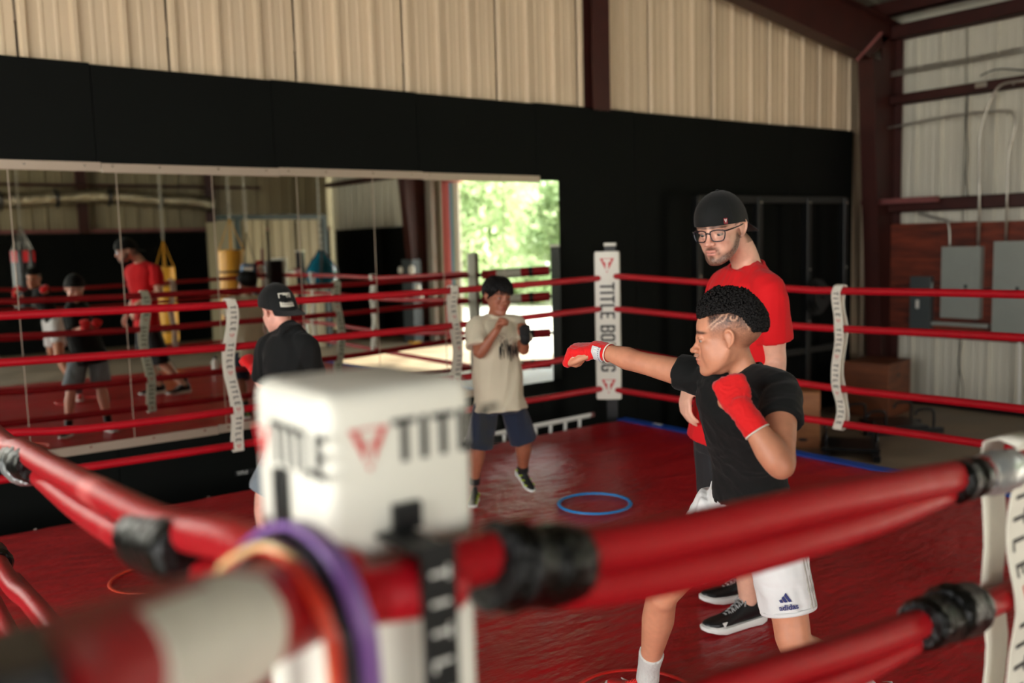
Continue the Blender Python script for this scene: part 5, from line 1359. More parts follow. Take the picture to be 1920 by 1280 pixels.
# ================================================================== boy in the cream shirt
def cream_boy():
    J = {}; k = .74; D = 5.45
    J['head'] = at(933, 557, D); J['headbase'] = at(928, 584, D + .03); J['neck'] = at(925, 596, D + .03)
    J['shR'] = at(892, 612, D - .05); J['shL'] = at(966, 606, D + .12)
    J['chest'] = at(929, 650, D + .03); J['pelvis'] = at(936, 745, D + .05)
    J['elR'] = at(898, 664, D - .12); J['wrR'] = at(932, 618, D - .16)
    J['elL'] = at(982, 656, D + .02); J['wrL'] = at(985, 634, D - .10)
    J['hipR'] = at(912, 760, D + .03); J['hipL'] = at(960, 757, D + .08)
    J['knR'] = at(896, 838, D + .06); J['knL'] = at(982, 826, D + .16)
    J['anR'] = at(889, 903, D + .15); J['anL'] = at(981, 880, D + .29)
    p = Person(J, k, .98); t = thing('person', (J['anR'].x, J['anR'].y, 0), 'boy in cream t-shirt and navy shorts, fists raised, beyond the blue hoop', 'person', 'people in the ring')
    hd = head_frame(J['head'], (at(966, 563, D - .16) - at(934, 556, D)), CU + CR * .06, .97)
    mb = MB(); p.torso(mb, -.014); p.traps(mb); p.neck_(mb); add_head(mb, hd, True)
    for a in ('R', 'L'):
        p.limb(mb, 'sh' + a, 'el' + a, 'wr' + a, .050, .044, .031, bulge=.1); p.limb(mb, 'hip' + a, 'kn' + a, 'an' + a, .082, .062, .042)
    dR = at(946, 592, D - .18) - J['wrR']; tR = CF * -.5 + CR * -.6 + CU * .1
    hand(mb, J['wrR'], dR, tR, 1, .86, (65, 80, 50), .9)
    dL = at(984, 606, D - .13) - J['wrL']; tL = CR * -.7 - CF * .4
    hand(mb, J['wrL'], dL, tL, -1, .86, (65, 85, 60), .9)
    me = whole_body(mb, hd, True, .0042); P = verts_np(me); C = base_cols(me, (160, 98, 72)); C = paint_face(C, P, hd, (150, 78, 66), (24, 16, 14))
    finish(me, 'body', skinmat('skin_brown', (160, 98, 72)), t, C); eyes(hd, t, (30, 20, 16), (.1, -.35))
    strands(hd, t, 900, .5, lambda ca, sa: (.34 if sa > .55 else .50 if sa > -.1 else .85), 3, .013, .0042)
    up = (J['neck'] - J['pelvis']).normalized(); m_ct = mat('cream_shirt_cotton', (208, 198, 172), .85, var=.05, vscale=9, sheen=.2)
    def shirt(m_):
        p.torso(m_, .022, low=.070, hem=1, flare=.18, belly=1.48); p.traps(m_, .012, -.15)
        for S_, E_ in (('shL', 'elL'), ('shR', 'elR')):
            a, b_ = J[S_], J[E_]; d = b_ - a
            m_.tube([J['neck'].lerp(a, .35) - up * .012, a + up * .0, a + d * .4, a + d * .72], [.040, .060, .068, .072], n=22, sub=4, cap='flat')
        nd = (J['headbase'] - J['neck']).normalized(); m_.tube([J['neck'] - nd * .04, J['neck'] + nd * .008], [.068, .051], n=20, cap='flat')
    o = clothes(p, 'shirt', m_ct, t, shirt, .006, [(.007, up + CR * .35, 11, 3, 3.0)], 5)
    # claw-like splash print on the chest, laid on the cloth
    from mathutils.bvhtree import BVHTree
    me = o.data; bv = BVHTree.FromPolygons([v.co + o.location for v in me.vertices], [tuple(f.vertices) for f in me.polygons])
    rnd = random.Random(5)
    def onshirt(px, py):
        d = (at(px, py, D) - C0).normalized(); h = bv.ray_cast(C0, d); return (h[0], h[1]) if h[0] else (at(px, py, D), -CF)
    pr = MB(); pp = MB()
    for i in range(17):
        x = 936 + i * 2.0 + rnd.uniform(-1, 1); y0 = 645 + rnd.uniform(-5, 7) - (6 if 4 < i < 13 else 0); ln = rnd.uniform(14, 28) + (12 if 6 < i < 13 else 0)
        pts = [];
        for j in range(5):
            h, n_ = onshirt(x + j * .35 + rnd.uniform(-.5, .5), y0 + ln * j / 4); pts.append(h + n_ * .0015)
        pr.tube(pts, [.0018, .0042, .0036, .0024, .0008], n=5, cap='flat')
    for i in range(22):
        h, n_ = onshirt(930 + rnd.uniform(0, 40), 622 + rnd.uniform(0, 22)); h2, n2 = onshirt(930 + rnd.uniform(0, 40), 622 + rnd.uniform(0, 20)); h2 = h + (h2 - h) * .3
        pp.tube([h + n_ * .001, h2 + n2 * .001], [.0018, .0012], n=4, cap='flat')
    pr.build('print', m_ink, o); pp.build('print', mat('brown_red_print', (120, 66, 60), .7), o)
    b = MB(); nd = (J['headbase'] - J['neck']).normalized(); b.torus(J['neck'] + nd * .008, .049, .005, nd, 40, 8, 1.6); b.build('collar', m_ct, o, smooth=True)
    m_nv = mat('navy_shorts_cloth', (6, 24, 50), .8, var=.12, vscale=10, sheen=.25); hp = (J['hipL'] - J['hipR']).normalized()
    def shorts(m_):
        m_.tube([J['pelvis'] + up * .005, J['pelvis'] - up * .04, J['pelvis'] - up * .09], [.130, .136, .128], n=26, side=hp, ry=[.098, .106, .102], sub=3, cap='flat')
        for a, b_ in (('hipL', 'knL'), ('hipR', 'knR')):
            A, B = J[a], J[b_]; m_.tube([A, A.lerp(B, .5), A.lerp(B, .98)], [.073, .080, .088], n=22, sub=4, cap='flat')
    so = clothes(p, 'shorts', m_nv, t, shorts, .007, [(.006, V(0, 0, 1), 14, 5, 3)])
    b = MB(); q = at(945, 769, D - .13); b.torus(q, .009, .002, CF, 14, 5); b.build('drawstring', m_strap, so, smooth=True)
    m_ = MB(); hand(m_, J['wrL'], dL, tL, -1, .86, (60, 40, 20), 0, grow=.0045, fingers=False, thumbon=False); ax = (J['elL'] - J['wrL']).normalized()
    m_.tube([J['wrL'] + ax * .035, J['wrL'], J['wrL'] + dL.normalized() * .02], [.030, .029, .030], n=16, sub=3, cap='flat'); me = smooth_union(m_, .005, 3)
    tag(finish(me, 'hand_wrap', mat('black_hand_wrap', (15, 15, 16), .8), t), 'black wrap on the left hand')
    m_y = mat('yellow_green_shoe', (190, 214, 50), .5); m_bs = mat('black_kid_shoe', (22, 24, 24), .55); m_wh = mat('white_rubber_sole', (226, 226, 220), .35)
    f1 = at(876, 938, D - .25) - at(890, 915, D); f1.z = 0
    shoe(J['anR'], f1, V(0, 0, 1), .215, J['anR'].z, t, m_bs, m_wh, m_bs, 'black and yellow green trainer', .02, m_mark=m_y)
    f2 = at(1008, 915, D - .05) - at(978, 885, D + .1); toe = V(f2.x, f2.y, 0).normalized() * .8 + V(0, 0, -.42)
    shoe(J['anL'], toe, V(0, 0, 1), .215, .068, t, m_bs, m_wh, m_bs, 'black and yellow green trainer, heel lifted', .02, m_mark=m_y)
    for nm in ('anR', 'anL'):
        b = MB(); b.tube([J[nm].lerp(J['kn' + nm[-1]], .14), J[nm] - V(0, 0, .01)], [.033, .034], n=14, cap='flat'); b.build('sock', m_bs, t, smooth=True, ang=50)

# ================================================================== boy in the backwards cap
def cap_boy():
    J = {}; k = .76; D = 4.42
    J['head'] = at(521, 583, D); hz = J['head']
    F_ = V(-.35, .92, 0).normalized(); Rg = V(F_.y, -F_.x, 0)     # faces the mirrors, a little to the left
    base = V(hz.x, hz.y, 0)
    def b_(f, r, z): return base + F_ * f + Rg * r + V(0, 0, z)
    H_ = hz.z
    J['headbase'] = at(532, 606, D - .02); J['neck'] = at(540, 618, D - .04)
    J['shL'] = at(506, 648, D + .02); J['shR'] = at(574, 650, D - .10)
    J['chest'] = at(545, 690, D - .02); J['pelvis'] = b_(-.06, .06, .72)
    J['elL'] = at(494, 720, D + .12); J['wrL'] = at(476, 690, D + .30)
    J['elR'] = at(590, 735, D + .02); J['wrR'] = at(545, 690, D + .24)
    J['hipL'] = J['pelvis'] - Rg * .075 - V(0, 0, .05); J['hipR'] = J['pelvis'] + Rg * .075 - V(0, 0, .05)
    J['knL'] = b_(.08, -.08, .39); J['knR'] = b_(-.02, .15, .39)
    J['anL'] = b_(.05, -.13, .085); J['anR'] = b_(-.05, .18, .085)
    p = Person(J, k, .92); t = thing('person', (hz.x, hz.y, 0), 'boy in a backwards black cap and black t-shirt facing the mirror behind the near pad', 'person', 'people in the ring')
    hd = head_frame(J['head'], at(478, 598, D + .20) - at(520, 574, D), CU + CR * -.12, .95)
    mb = MB(); p.torso(mb, -.004); p.traps(mb); p.neck_(mb); add_head(mb, hd, True)
    for a in ('R', 'L'):
        p.limb(mb, 'sh' + a, 'el' + a, 'wr' + a, .048, .040, .029, bulge=.1); p.limb(mb, 'hip' + a, 'kn' + a, 'an' + a, .086, .056, .039)
    dL = at(456, 660, D + .32) - J['wrL']; tL = (Rg * .8 + V(0, 0, .3)); dR = J['wrL'] + V(0, .02, .14) + Rg * .12 - J['wrR']; tR = (Rg * -.8 + V(0, 0, .3))
    hand(mb, J['wrL'], dL, tL, 1, .86, (72, 92, 70), .9); hand(mb, J['wrR'], dR, tR, -1, .86, (72, 92, 70), .9)
    me = whole_body(mb, hd, True, .0042); P = verts_np(me); C = base_cols(me, (226, 166, 146))
    C = paint_face(C, P, hd, (206, 120, 108), (60, 42, 32)); finish(me, 'body', skinmat('skin_fair', (226, 166, 146)), t, C); eyes(hd, t, (50, 40, 30), (0, -.1))
    up = (J['neck'] - J['pelvis']).normalized()
    def shirt(m_):
        p.torso(m_, .026, low=.10, hem=1, flare=.12, belly=1.15); p.traps(m_, .012, -.15)
        for S_, E_ in (('shL', 'elL'), ('shR', 'elR')):
            a, b2 = J[S_], J[E_]; d = b2 - a
            m_.tube([J['neck'].lerp(a, .35) - up * .012, a + up * .0, a + d * .4, a + d * .85], [.042, .060, .066, .068], n=22, sub=4, cap='flat')
        nd = (J['headbase'] - J['neck']).normalized(); m_.tube([J['neck'] - nd * .04, J['neck'] + nd * .008], [.068, .051], n=20, cap='flat')
    o = clothes(p, 'shirt', m_btee, t, shirt, .006, [(.006, up + CR * .35, 12, 7, 3.0)], 5)
    b = MB(); nd = (J['headbase'] - J['neck']).normalized(); b.torus(J['neck'] + nd * .008, .049, .005, nd, 40, 8, 1.6); b.build('collar', m_btee, o, smooth=True)
    sh, _ = p.torso_axes(); fc = up.cross(sh).normalized(); fc = fc if fc.dot(F_) > 0 else -fc
    m_gs = mat('grey_shorts_cloth', (122, 132, 138), .8, var=.15, vscale=12, sheen=.2); hp = (J['hipL'] - J['hipR']).normalized()
    def shorts(m_):
        m_.tube([J['pelvis'] + up * .03, J['pelvis'] - up * .04, J['pelvis'] - up * .09], [.125, .140, .13], n=26, side=hp, ry=[.09, .105, .10], sub=3, cap='flat')
        for a, b2 in (('hipL', 'knL'), ('hipR', 'knR')):
            A, B = J[a], J[b2]; m_.tube([A + up * .02, A.lerp(B, .5), A.lerp(B, .95)], [.080, .082, .086], n=22, sub=4, cap='flat')
    clothes(p, 'shorts', m_gs, t, shorts, .007, [(.006, V(0, 0, 1), 14, 5, 3)])
    for o_, d_, t_, pf, el, lb in ((J['wrL'], dL, tL, 1, J['elL'], 'red wrap on the left fist'), (J['wrR'], dR, tR, -1, J['elR'], 'red wrap on the right fist')):
        m_ = MB(); hand(m_, o_, d_, t_, pf, .86, (72, 92, 60), .9, grow=.006, segs=2); ax = (el - o_).normalized()
        m_.tube([o_ + ax * .05, o_, o_ + d_.normalized() * .02], [.031, .030, .030], n=16, sub=3, cap='flat'); me = smooth_union(m_, .0045, 4); tag(finish(me, 'hand_wrap', m_wrapred, t), lb)
    m_bs = mat('black_kid_shoe', (22, 24, 24), .55); m_wh = mat('white_rubber_sole', (226, 226, 220), .35); m_gy = mat('grey_lace', (170, 172, 170), .6)
    for nm, dd in (('anL', F_ + Rg * -.25), ('anR', F_ * .8 + Rg * .5)):
        shoe(J[nm], dd, V(0, 0, 1), .225, J[nm].z, t, m_bs, m_wh, m_gy, 'black trainer with pale laces', .03, m_mark=m_gy)
        b = MB(); b.tube([J[nm].lerp(J['kn' + nm[-1]], .22), J[nm] - V(0, 0, .01)], [.034, .034], n=14, cap='flat'); b.build('sock', m_bs, t, smooth=True, ang=50)
    cp, oc = cap_dome(hd, t, m_cap, dz=.002, fat=1.06, tilt=.034)
    A0 = [oc(a, z) for a, z in ((-66, .04), (-110, .04), (-110, .50), (-66, .50))]
    g = MB(); P_ = []; 
    R = []
    for i in range(7):
        a = -64 - 46 * i / 6; lo_, hi_ = oc(a, .06), oc(a, .52); n_ = ((lo_ + hi_) / 2 - hd[1]).normalized(); R.append([lo_ + n_ * .001, hi_ + n_ * .001, hi_ + n_ * .003, lo_ + n_ * .003])
    g.loft(R); pt_ = g.build('patch', m_strap, cp, smooth=True, ang=40)
    g = MB()
    def cpt(u, v):
        a = -64 - 46 * u; q = oc(a, .06 + .46 * v); return q + (q - hd[1]).normalized() * .0042
    def rc(u0, u1, v0, v1): 
        n_ = (cpt((u0 + u1) / 2, (v0 + v1) / 2) - hd[1]).normalized(); g.poly([cpt(u0, v0), cpt(u1, v0), cpt(u1, v1), cpt(u0, v1)], .0006, n_)
    rc(.06, .52, .58, .80); rc(.06, .3, .80, .88); rc(.1, .9, .50, .54)
    for i in range(6): rc(.12 + i * .14, .12 + i * .14 + .07, .28, .42)
    for i in range(8): rc(.12 + i * .1, .12 + i * .1 + .04, .12, .18)
    g.tube([cpt(.95, .52), cpt(.86, .80), cpt(.74, .84), cpt(.66, .62), cpt(.80, .60), cpt(.60, .74)], .0012, n=5, sub=4)
    g.build('patch_print', m_ink, pt_)

man(); striker(); cream_boy(); cap_boy()
# ------------------------------------------------------------------ east wall fittings
m_ply = mat('stained_plywood', (122, 50, 26), .55, col2=(70, 26, 12), vscale=2.2, stretch=(1, 1, 7), bump=.1, bscale=14, detail=7)
m_panel = mat('grey_enamel', (150, 156, 148), .4, var=.05)
m_dgrey = mat('dark_grey_enamel', (70, 76, 76), .45)
m_box = mat('ochre_plywood', (176, 112, 62), .5, col2=(150, 90, 46), vscale=3, stretch=(1, 1, 5))
m_box2 = mat('brown_plywood', (128, 70, 36), .5, col2=(102, 54, 28), vscale=3, stretch=(1, 1, 5))
m_cable = mat('dark_cable', (24, 22, 20), .6)
WXE = RX - .03
def E(px, py, x=WXE): return on(0, x, px, py)
bd = thing('plywood_board', (WXE, 4.8, .2), 'long reddish brown plywood board behind the electrical boxes', 'board')
a, b_ = E(1652, 421), E(1920, 628); z0, z1 = E(1700, 628).z, a.z; y = a.y; k = 0
while y > .6:
    y0 = max(y - 1.22, .6); b = MB(); b.box((WXE - .045, y0 + .004, z0 + .6), (WXE - .02, y, z1 - .01 * (k % 2))); b.build('board', m_ply, bd, bevel=.002)
    b = MB(); b.box((WXE - .045, y0 + .006, z0), (WXE - .02, y - .003, z0 + .595)); b.build('board', m_ply, bd, bevel=.002); y -= 1.22; k += 1
def ebox(p0, p1, dep, label, name='electrical_panel', m_=m_panel, door=None, handle=None):
    A, B = E(*p0, WXE - .045 - dep), E(*p1, WXE - .045 - dep); y1, y0 = A.y, B.y; zt, zb = A.z, B.z
    t = thing(name, (WXE - .045 - dep, (y0 + y1) / 2, zb), label, 'electrical box')
    b = MB(); b.box((WXE - .045 - dep + .012, y0, zb), (WXE - .045, y1, zt)); b.build('housing', m_, t, bevel=.003)
    b = MB(); b.box((WXE - .045 - dep, y0 - .004, zb - .004), (WXE - .045 - dep + .012, y1 + .004, zt + .004)); f = b.build('front_cover', m_, t, bevel=.003)
    if door:
        a0, a1 = E(*door[:2], WXE - .045 - dep), E(*door[2:], WXE - .045 - dep); b = MB(); b.box((WXE - .045 - dep - .006, a1.y, a1.z), (WXE - .045 - dep - .0005, a0.y, a0.z)); d = b.build('door', m_, t, bevel=.002)
        if handle: h = E(*handle, WXE - .045 - dep); b = MB(); b.box((WXE - .045 - dep - .012, h.y - .016, h.z - .02), (WXE - .045 - dep - .005, h.y + .016, h.z + .02)); b.build('latch', m_black, d)
    return t
ebox((1766, 463), (1834, 598), .10, 'grey electrical panel with a hinged door beside the top red rope', door=(1791, 492, 1820, 586), handle=(1811, 537))
ebox((1864, 453), (1938, 628), .12, 'larger grey electrical panel cut by the right edge of the view', door=(1884, 470, 1930, 616), handle=(1908, 541))
t = ebox((1707, 518), (1742, 618), .09, 'narrow dark grey switch box left of the pale electrical panel', 'switch_box', m_dgrey)
h = E(1748, 530, WXE - .09); b = MB(); b.tube([h, h + V(-.02, 0, -.08)], .012, n=8); b.build('switch_lever', m_panel, t, smooth=True)
h = E(1720, 570, WXE - .14); b = MB(); b.obox(h, V(1, 0, 0), V(0, 1, 0), V(0, 0, 1), .002, .02, .05); b.build('sticker', m_white, t)
a, b_ = E(1756, 604), E(1862, 610); b = MB(); b.box((WXE - .13, b_.y, b_.z - .02), (WXE - .045, a.y, a.z + .02)); tag(b.build('wireway', m_panel, bevel=.003), 'grey metal cable trough under the pale electrical panel', 'cable trough')
def conduit(pts, r, label, m_=m_galv, x=WXE - .06, name='conduit', cat='conduit', clamps=True):
    P = [E(px, py, x if len(q) == 0 else q[0]) for px, py, *q in pts]; Q, _ = catmull(P, 6)
    t = thing(name, P[0], label, cat, 'conduits on the right wall'); b = MB(); b.tube(Q, r, n=8, cap='flat'); b.build('pipe', m_, t, smooth=True)
    if clamps:
        for i in range(1, len(P)): q = P[i].lerp(P[i - 1], .5); b = MB(); b.torus(q, r * 1.3, r * .35, (P[i] - P[i - 1]), 14, 5); b.build('clamp', m_, t, smooth=True)
X2 = RX - .22
conduit([(1834, 462), (1836, 380, X2), (1836, 300, X2), (1838, 250, X2), (1852, 200, X2), (1876, 160, X2), (1925, 150, X2)], .016, 'silver conduit rising from the smaller electrical panel')
conduit([(1886, 452), (1888, 380, X2), (1891, 290, X2), (1903, 240, X2), (1900, 216, X2), (1880, 208, X2), (1780, 218, X2), (1665, 240, X2)], .013, 'silver conduit bending left from the larger electrical panel')
conduit([(1781, 462), (1780, 430), (1774, 414), (1752, 408), (1722, 400)], .013, 'short curved conduit over the smaller electrical panel', clamps=False)
conduit([(1664, 138), (1710, 128), (1760, 119), (1815, 110), (1870, 99), (1925, 88)], .012, 'upper of two long horizontal conduits high on the right wall', x=RX - .12)
conduit([(1664, 144), (1710, 134), (1760, 125), (1815, 116), (1870, 105), (1925, 94)], .012, 'lower of two long horizontal conduits high on the right wall', x=RX - .12)
conduit([(1815, 172), (1812, 230), (1814, 290), (1811, 330), (1815, 372)], .007, 'dark cable hanging between the two wall rails', m_cable, name='cable', cat='cable', clamps=False)
conduit([(1838, 142), (1870, 130), (1925, 132)], .008, 'dark cable looping over the upper wall rail', m_cable, name='cable', cat='cable', clamps=False, x=RX - .3)
conduit([(1803, 638), (1797, 680), (1805, 720), (1805, 750)], .006, 'thin dark cable hanging below the plywood board', m_cable, name='cable', cat='cable', clamps=False)
conduit([(1912, 640), (1912, 700), (1911, 768)], .02, 'pale vertical pipe low on the wall below the large panel', m_white, clamps=False)
b = MB(); q = E(1838, 160, RX - .23); b.box((q.x, q.y - .06, q.z - .02), (q.x + .03, q.y + .06, q.z + .03)); tag(b.build('pipe_bracket', m_galv, bevel=.004), 'small pale bracket on the upper wall rail', 'bracket')

# ------------------------------------------------------------------ plyometric boxes, sled, rack
def ply_box(a, f, r, h, m_, label, slot):
    """a: far left floor corner, f: near corner, r: right corner"""
    a, f, r = V(a[0], a[1], 0), V(f[0], f[1], 0), V(r[0], r[1], 0); u = (a - f); v = (r - f); wu, wv = u.length, v.length; u.normalize(); v.normalize()
    t = thing('jump_box', (f.x, f.y, ZF), label, 'plyometric box', 'plywood jump boxes'); c = lambda i, j, z: f + u * i + v * j + V(0, 0, z)
    for (nm, cc, hx, hy, hz) in (('side_panel', c(wu / 2, .009, ZF + h / 2), wu / 2, .009, h / 2), ('side_panel', c(wu / 2, wv - .009, ZF + h / 2), wu / 2, .009, h / 2),
                                 ('side_panel', c(.009, wv / 2, ZF + h / 2), .009, wv / 2 - .019, h / 2), ('side_panel', c(wu - .009, wv / 2, ZF + h / 2), .009, wv / 2 - .019, h / 2),
                                 ('top_panel', c(wu / 2, wv / 2, ZF + h + .009), wu / 2, wv / 2, .009)):
        b = MB(); b.obox(cc, u, v, V(0, 0, 1), hx, hy, hz); b.build(nm, m_, t, bevel=.003)
    for s_ in slot:
        if s_ == 'v': q = c(-.001, wv * .45, ZF + h * .78); P = [q + v * (.045 * math.cos(x)) + V(0, 0, .018 * math.sin(x)) for x in np.linspace(0, 6.283, 13)[:-1]]; b = MB(); b.poly(P, .003, -u); b.build('hand_slot', m_black, t)
        if s_ == 'u': q = c(wu * .45, -.001, ZF + h * .78); P = [q + u * (.045 * math.cos(x)) + V(0, 0, .018 * math.sin(x)) for x in np.linspace(0, 6.283, 13)[:-1]]; b = MB(); b.poly(P, .003, -v); b.build('hand_slot', m_black, t)
        if s_ == 'lowv': q = c(wu * .3, -.001, ZF + h * .16); P = [q + u * (.05 * math.cos(x)) + V(0, 0, .016 * math.sin(x)) for x in np.linspace(0, 6.283, 13)[:-1]]; b = MB(); b.poly(P, .003, -v); b.build('hand_slot', m_black, t)
    return t
ply_box((9.02, 5.38), (9.09, 4.86), (9.72, 4.96), .60, m_box2, 'brown plywood jump box against the back wall beside the hanging strap', ('v',))
ply_box((7.02, 4.96), (7.32, 4.52), (7.66, 4.76), .54, m_box, 'ochre plywood jump box just behind the punching boy', ('u', 'lowv'))
def sled(x, y, ang, label):
    t = thing('push_sled', (x, y, ZF), label, 'sled', 'black sleds on the floor'); u = V(math.cos(ang), math.sin(ang), 0); v = V(-u.y, u.x, 0); o = V(x, y, ZF)
    for s_ in (-.22, .22): b = MB(); b.obox(o + v * s_ + V(0, 0, .03), u, v, V(0, 0, 1), .42, .035, .03); b.build('runner', m_steelb, t, bevel=.008)
    b = MB(); b.obox(o + V(0, 0, .075), u, v, V(0, 0, 1), .25, .26, .015); b.build('plate', m_steelb, t, bevel=.003)
    for s_ in (-.22, .22):
        for w_ in (-.2, .32): b = MB(); q = o + v * s_ + u * w_; b.tube([q + V(0, 0, .06), q + V(0, 0, .2), q + V(0, 0, .25) - u * .03, q + V(0, 0, .25) - u * .16, q + V(0, 0, .2) - u * .2], .014, n=8, sub=3); b.build('handle', m_steelb, t, smooth=True)
sled(8.62, 4.52, -.55, 'black low sled with loop handles in front of the brown jump box'); sled(7.42, 4.26, .6, 'black low sled end at the foot of the ochre jump box')
rk = thing('squat_rack', (7.6, 5.45, ZF), 'black steel squat rack standing against the black wall behind the man', 'rack')
for i, px in enumerate((1307, 1420, 1512, 1580)):
    q = on(1, 5.45, px, 500); b = MB(); b.box((q.x - .038, 5.41, ZF), (q.x + .038, 5.49, 1.98)); u_ = b.build('upright', m_steelb, rk, bevel=.004)
    for z in (1.93, 1.2, .62): b = MB(); b.cyl((q.x, 5.41, z), (q.x, 5.398, z), .014, 10); b.build('bolt', m_screw, u_)
q0, q1 = on(1, 5.45, 1307, 500), on(1, 5.45, 1580, 500)
for z in (1.96, .3): b = MB(); b.box((q0.x, 5.42, z - .035), (q1.x, 5.48, z + .035)); b.build('crossmember', m_steelb, rk, bevel=.004)
for k in range(3):
    q = on(1, 5.45, 1512, 500); b = MB(); b.cyl((q.x, 5.30 - k * .03, .9 - .0), (q.x, 5.33 - k * .03, .9), .2 - k * .03, 30); b.build('weight_plate', m_black, rk, smooth=True, ang=40)
b = MB(); q = on(1, 5.45, 1512, 500); b.cyl((q.x, 5.2, .9), (q.x, 5.44, .9), .018, 10); b.build('plate_peg', m_steelb, rk)

# ------------------------------------------------------------------ the rest of the gym, seen in the mirrors
m_yel = mat('yellow_bag_vinyl', (232, 168, 48), .45, var=.1); m_bagb = mat('black_bag_vinyl', (22, 24, 26), .35); m_bagr = mat('red_bag_strap', (206, 20, 34), .5)
m_teal = mat('teal_bag_vinyl', (10, 112, 138), .18, var=.3, vscale=5); m_bluev = mat('blue_bag_vinyl', (44, 92, 130), .4); m_yst = mat('yellow_webbing', (226, 160, 30), .7)
def chain(b, a, c, r=.012):
    n = max(2, int((a - c).length / .05)); d = (c - a) / n
    for i in range(n):
        q = a + d * (i + .5); ax = V(1, 0, 0) if i % 2 else V(0, 1, 0); b.torus(q, .022, .006, ax, 8, 4)
def heavy_bag(p, r, zt, zb, m_, label, straps, m_s, bands=0, tabs=None, roof=None):
    t = thing('heavy_bag', (p.x, p.y, zb), label, 'punch bag', 'hanging punch bags')
    b = MB(); prof = [(zb, r * .7), (zb + .03, r * .93), (zb + .08, r), (zt - .06, r), (zt - .01, r * .95), (zt, r * .8)]
    b.loft([[V(p.x + q * math.cos(a), p.y + q * math.sin(a), z) for a in [2 * math.pi * j / 24 for j in range(24)]] for z, q in prof]); bag = b.build('bag', m_, t, smooth=True, ang=50)
    for k in range(bands): z = zt - .30 - k * .02 if k == 0 else zt - .30 - (zt - zb - .5) * k / max(bands - 1, 1); b = MB(); b.torus((p.x, p.y, z), r * 1.0, .016, n=28, k=6); b.build('band', m_bagb, bag, smooth=True)
    top = V(p.x, p.y, zt + .42)
    for k in range(straps):
        a = 2 * math.pi * k / straps + .4; e = V(p.x + r * .96 * math.cos(a), p.y + r * .96 * math.sin(a), zt - .02); b = MB(); b.tube([e - V(0, 0, .2), e, top], [.010, .007, .005], n=6, cap='flat'); b.build('hanging_strap', m_s, t, smooth=True)
        if tabs: b = MB(); b.obox(e - V(0, 0, .1), V(math.cos(a), math.sin(a), 0), V(-math.sin(a), math.cos(a), 0), V(0, 0, 1), .012, .045, .10); b.build('strap_tab', tabs, bag, bevel=.003)
    b = MB(); chain(b, V(p.x, p.y, eave(p.x) + .0), top); b.build('chain', m_galv, t); return t
p = mir(42, 480, 16.5); heavy_bag(p, .185, mir(42, 468, 16.5).z, mir(42, 590, 16.5).z, m_bagb, 'black heavy bag with red strap tabs, mirrored at the far left', 6, m_galv, 0, m_bagr)
p = mir(312, 560, 14.8); heavy_bag(p, .150, mir(312, 500, 14.8).z, mir(312, 644, 14.8).z, m_yel, 'yellow heavy bag hanging behind the man in the mirror', 4, m_yst, 3)
p = mir(434, 500, 12.6); heavy_bag(p, .175, mir(434, 468, 12.6).z, mir(434, 612, 12.6).z, m_yel, 'yellow heavy bag mirrored left of the capped boy, beside the blue one', 4, m_yst, 3)
p = mir(464, 500, 12.4); bb = heavy_bag(p, .105, mir(464, 494, 12.4).z, mir(464, 640, 12.4).z, m_bluev, 'blue heavy bag with a white emblem beside the yellow bag', 3, m_bagb)
b = MB(); lm = MB(); nrm = V(-.35, .94, 0).normalized(); rt = V(nrm.y, -nrm.x, 0) * -1
for z, h in ((p.z + .02, .13),):
    q = V(p.x, p.y, mir(464, 500, 12.4).z) + nrm * .107; b.poly([q + rt * x + V(0, 0, y) for x, y in ((-.07, 0), (.07, 0), (.0, -.16))], .003, nrm)
q2 = V(p.x, p.y, mir(464, 548, 12.4).z) + nrm * .107
for k in range(4): b.poly([q2 + rt * x + V(0, 0, y - k * .035) for x, y in ((-.06, 0), (.06, 0), (.06, -.022), (-.06, -.022))], .003, nrm)
o = b.build('emblem', m_white, bb)
p = mir(602, 505, 14); t = thing('water_bag', (p.x, p.y, mir(602, 530, 14).z), 'teal and black teardrop water bag on a long chain in the mirror', 'punch bag', 'hanging punch bags')
zt, zb = mir(598, 470, 14).z, mir(598, 545, 14).z
prof = [(0, .05), (.06, .55), (.2, .9), (.38, 1), (.55, .92), (.75, .6), (.9, .28), (1, .16)]
b = MB(); b.loft([[V(p.x + 0.235 * q * math.cos(a), p.y + 0.235 * q * math.sin(a), zb + (zt - zb) * z) for a in [2 * math.pi * j / 28 for j in range(28)]] for z, q in prof]); b.build('bag', m_teal, t, smooth=True)
b = MB()
for k in range(4): a = math.pi / 2 * k + .5; b.tube([V(p.x + .24 * q * math.cos(a), p.y + .24 * q * math.sin(a), zb + (zt - zb) * z) for z, q in prof], .018, n=6)
b.build('panel', m_bagb, t, smooth=True)
b = MB(); chain(b, V(p.x, p.y, eave(p.x)), V(p.x, p.y, zt)); b.tube([V(p.x, p.y, eave(p.x)), V(p.x, p.y, zt)], .012, n=6); b.build('chain', m_galv, t)
p = mir(488, 505, 12.9); t = thing('target_stand', (p.x, p.y, ZF), 'red round target on a pinkish pole, mirrored above the capped boy', 'target stand')
b = MB(); b.tube([V(p.x, p.y, ZF + .03), mir(490, 468, 12.9)], .02, n=10); b.build('pole', m_rust2, t, smooth=True)
b = MB(); b.torus(p, .10, .035, V(.2, 1, .2), 28, 8); tg = b.build('target', m_bagr, t, smooth=True); b = MB(); b.sph(p, (.06, .03, .06)); b.build('target_centre', m_white, tg, smooth=True); b = MB(); b.cyl((p.x, p.y, ZF), (p.x, p.y, ZF + .04), .25, 24); b.build('base', m_steelb, t)
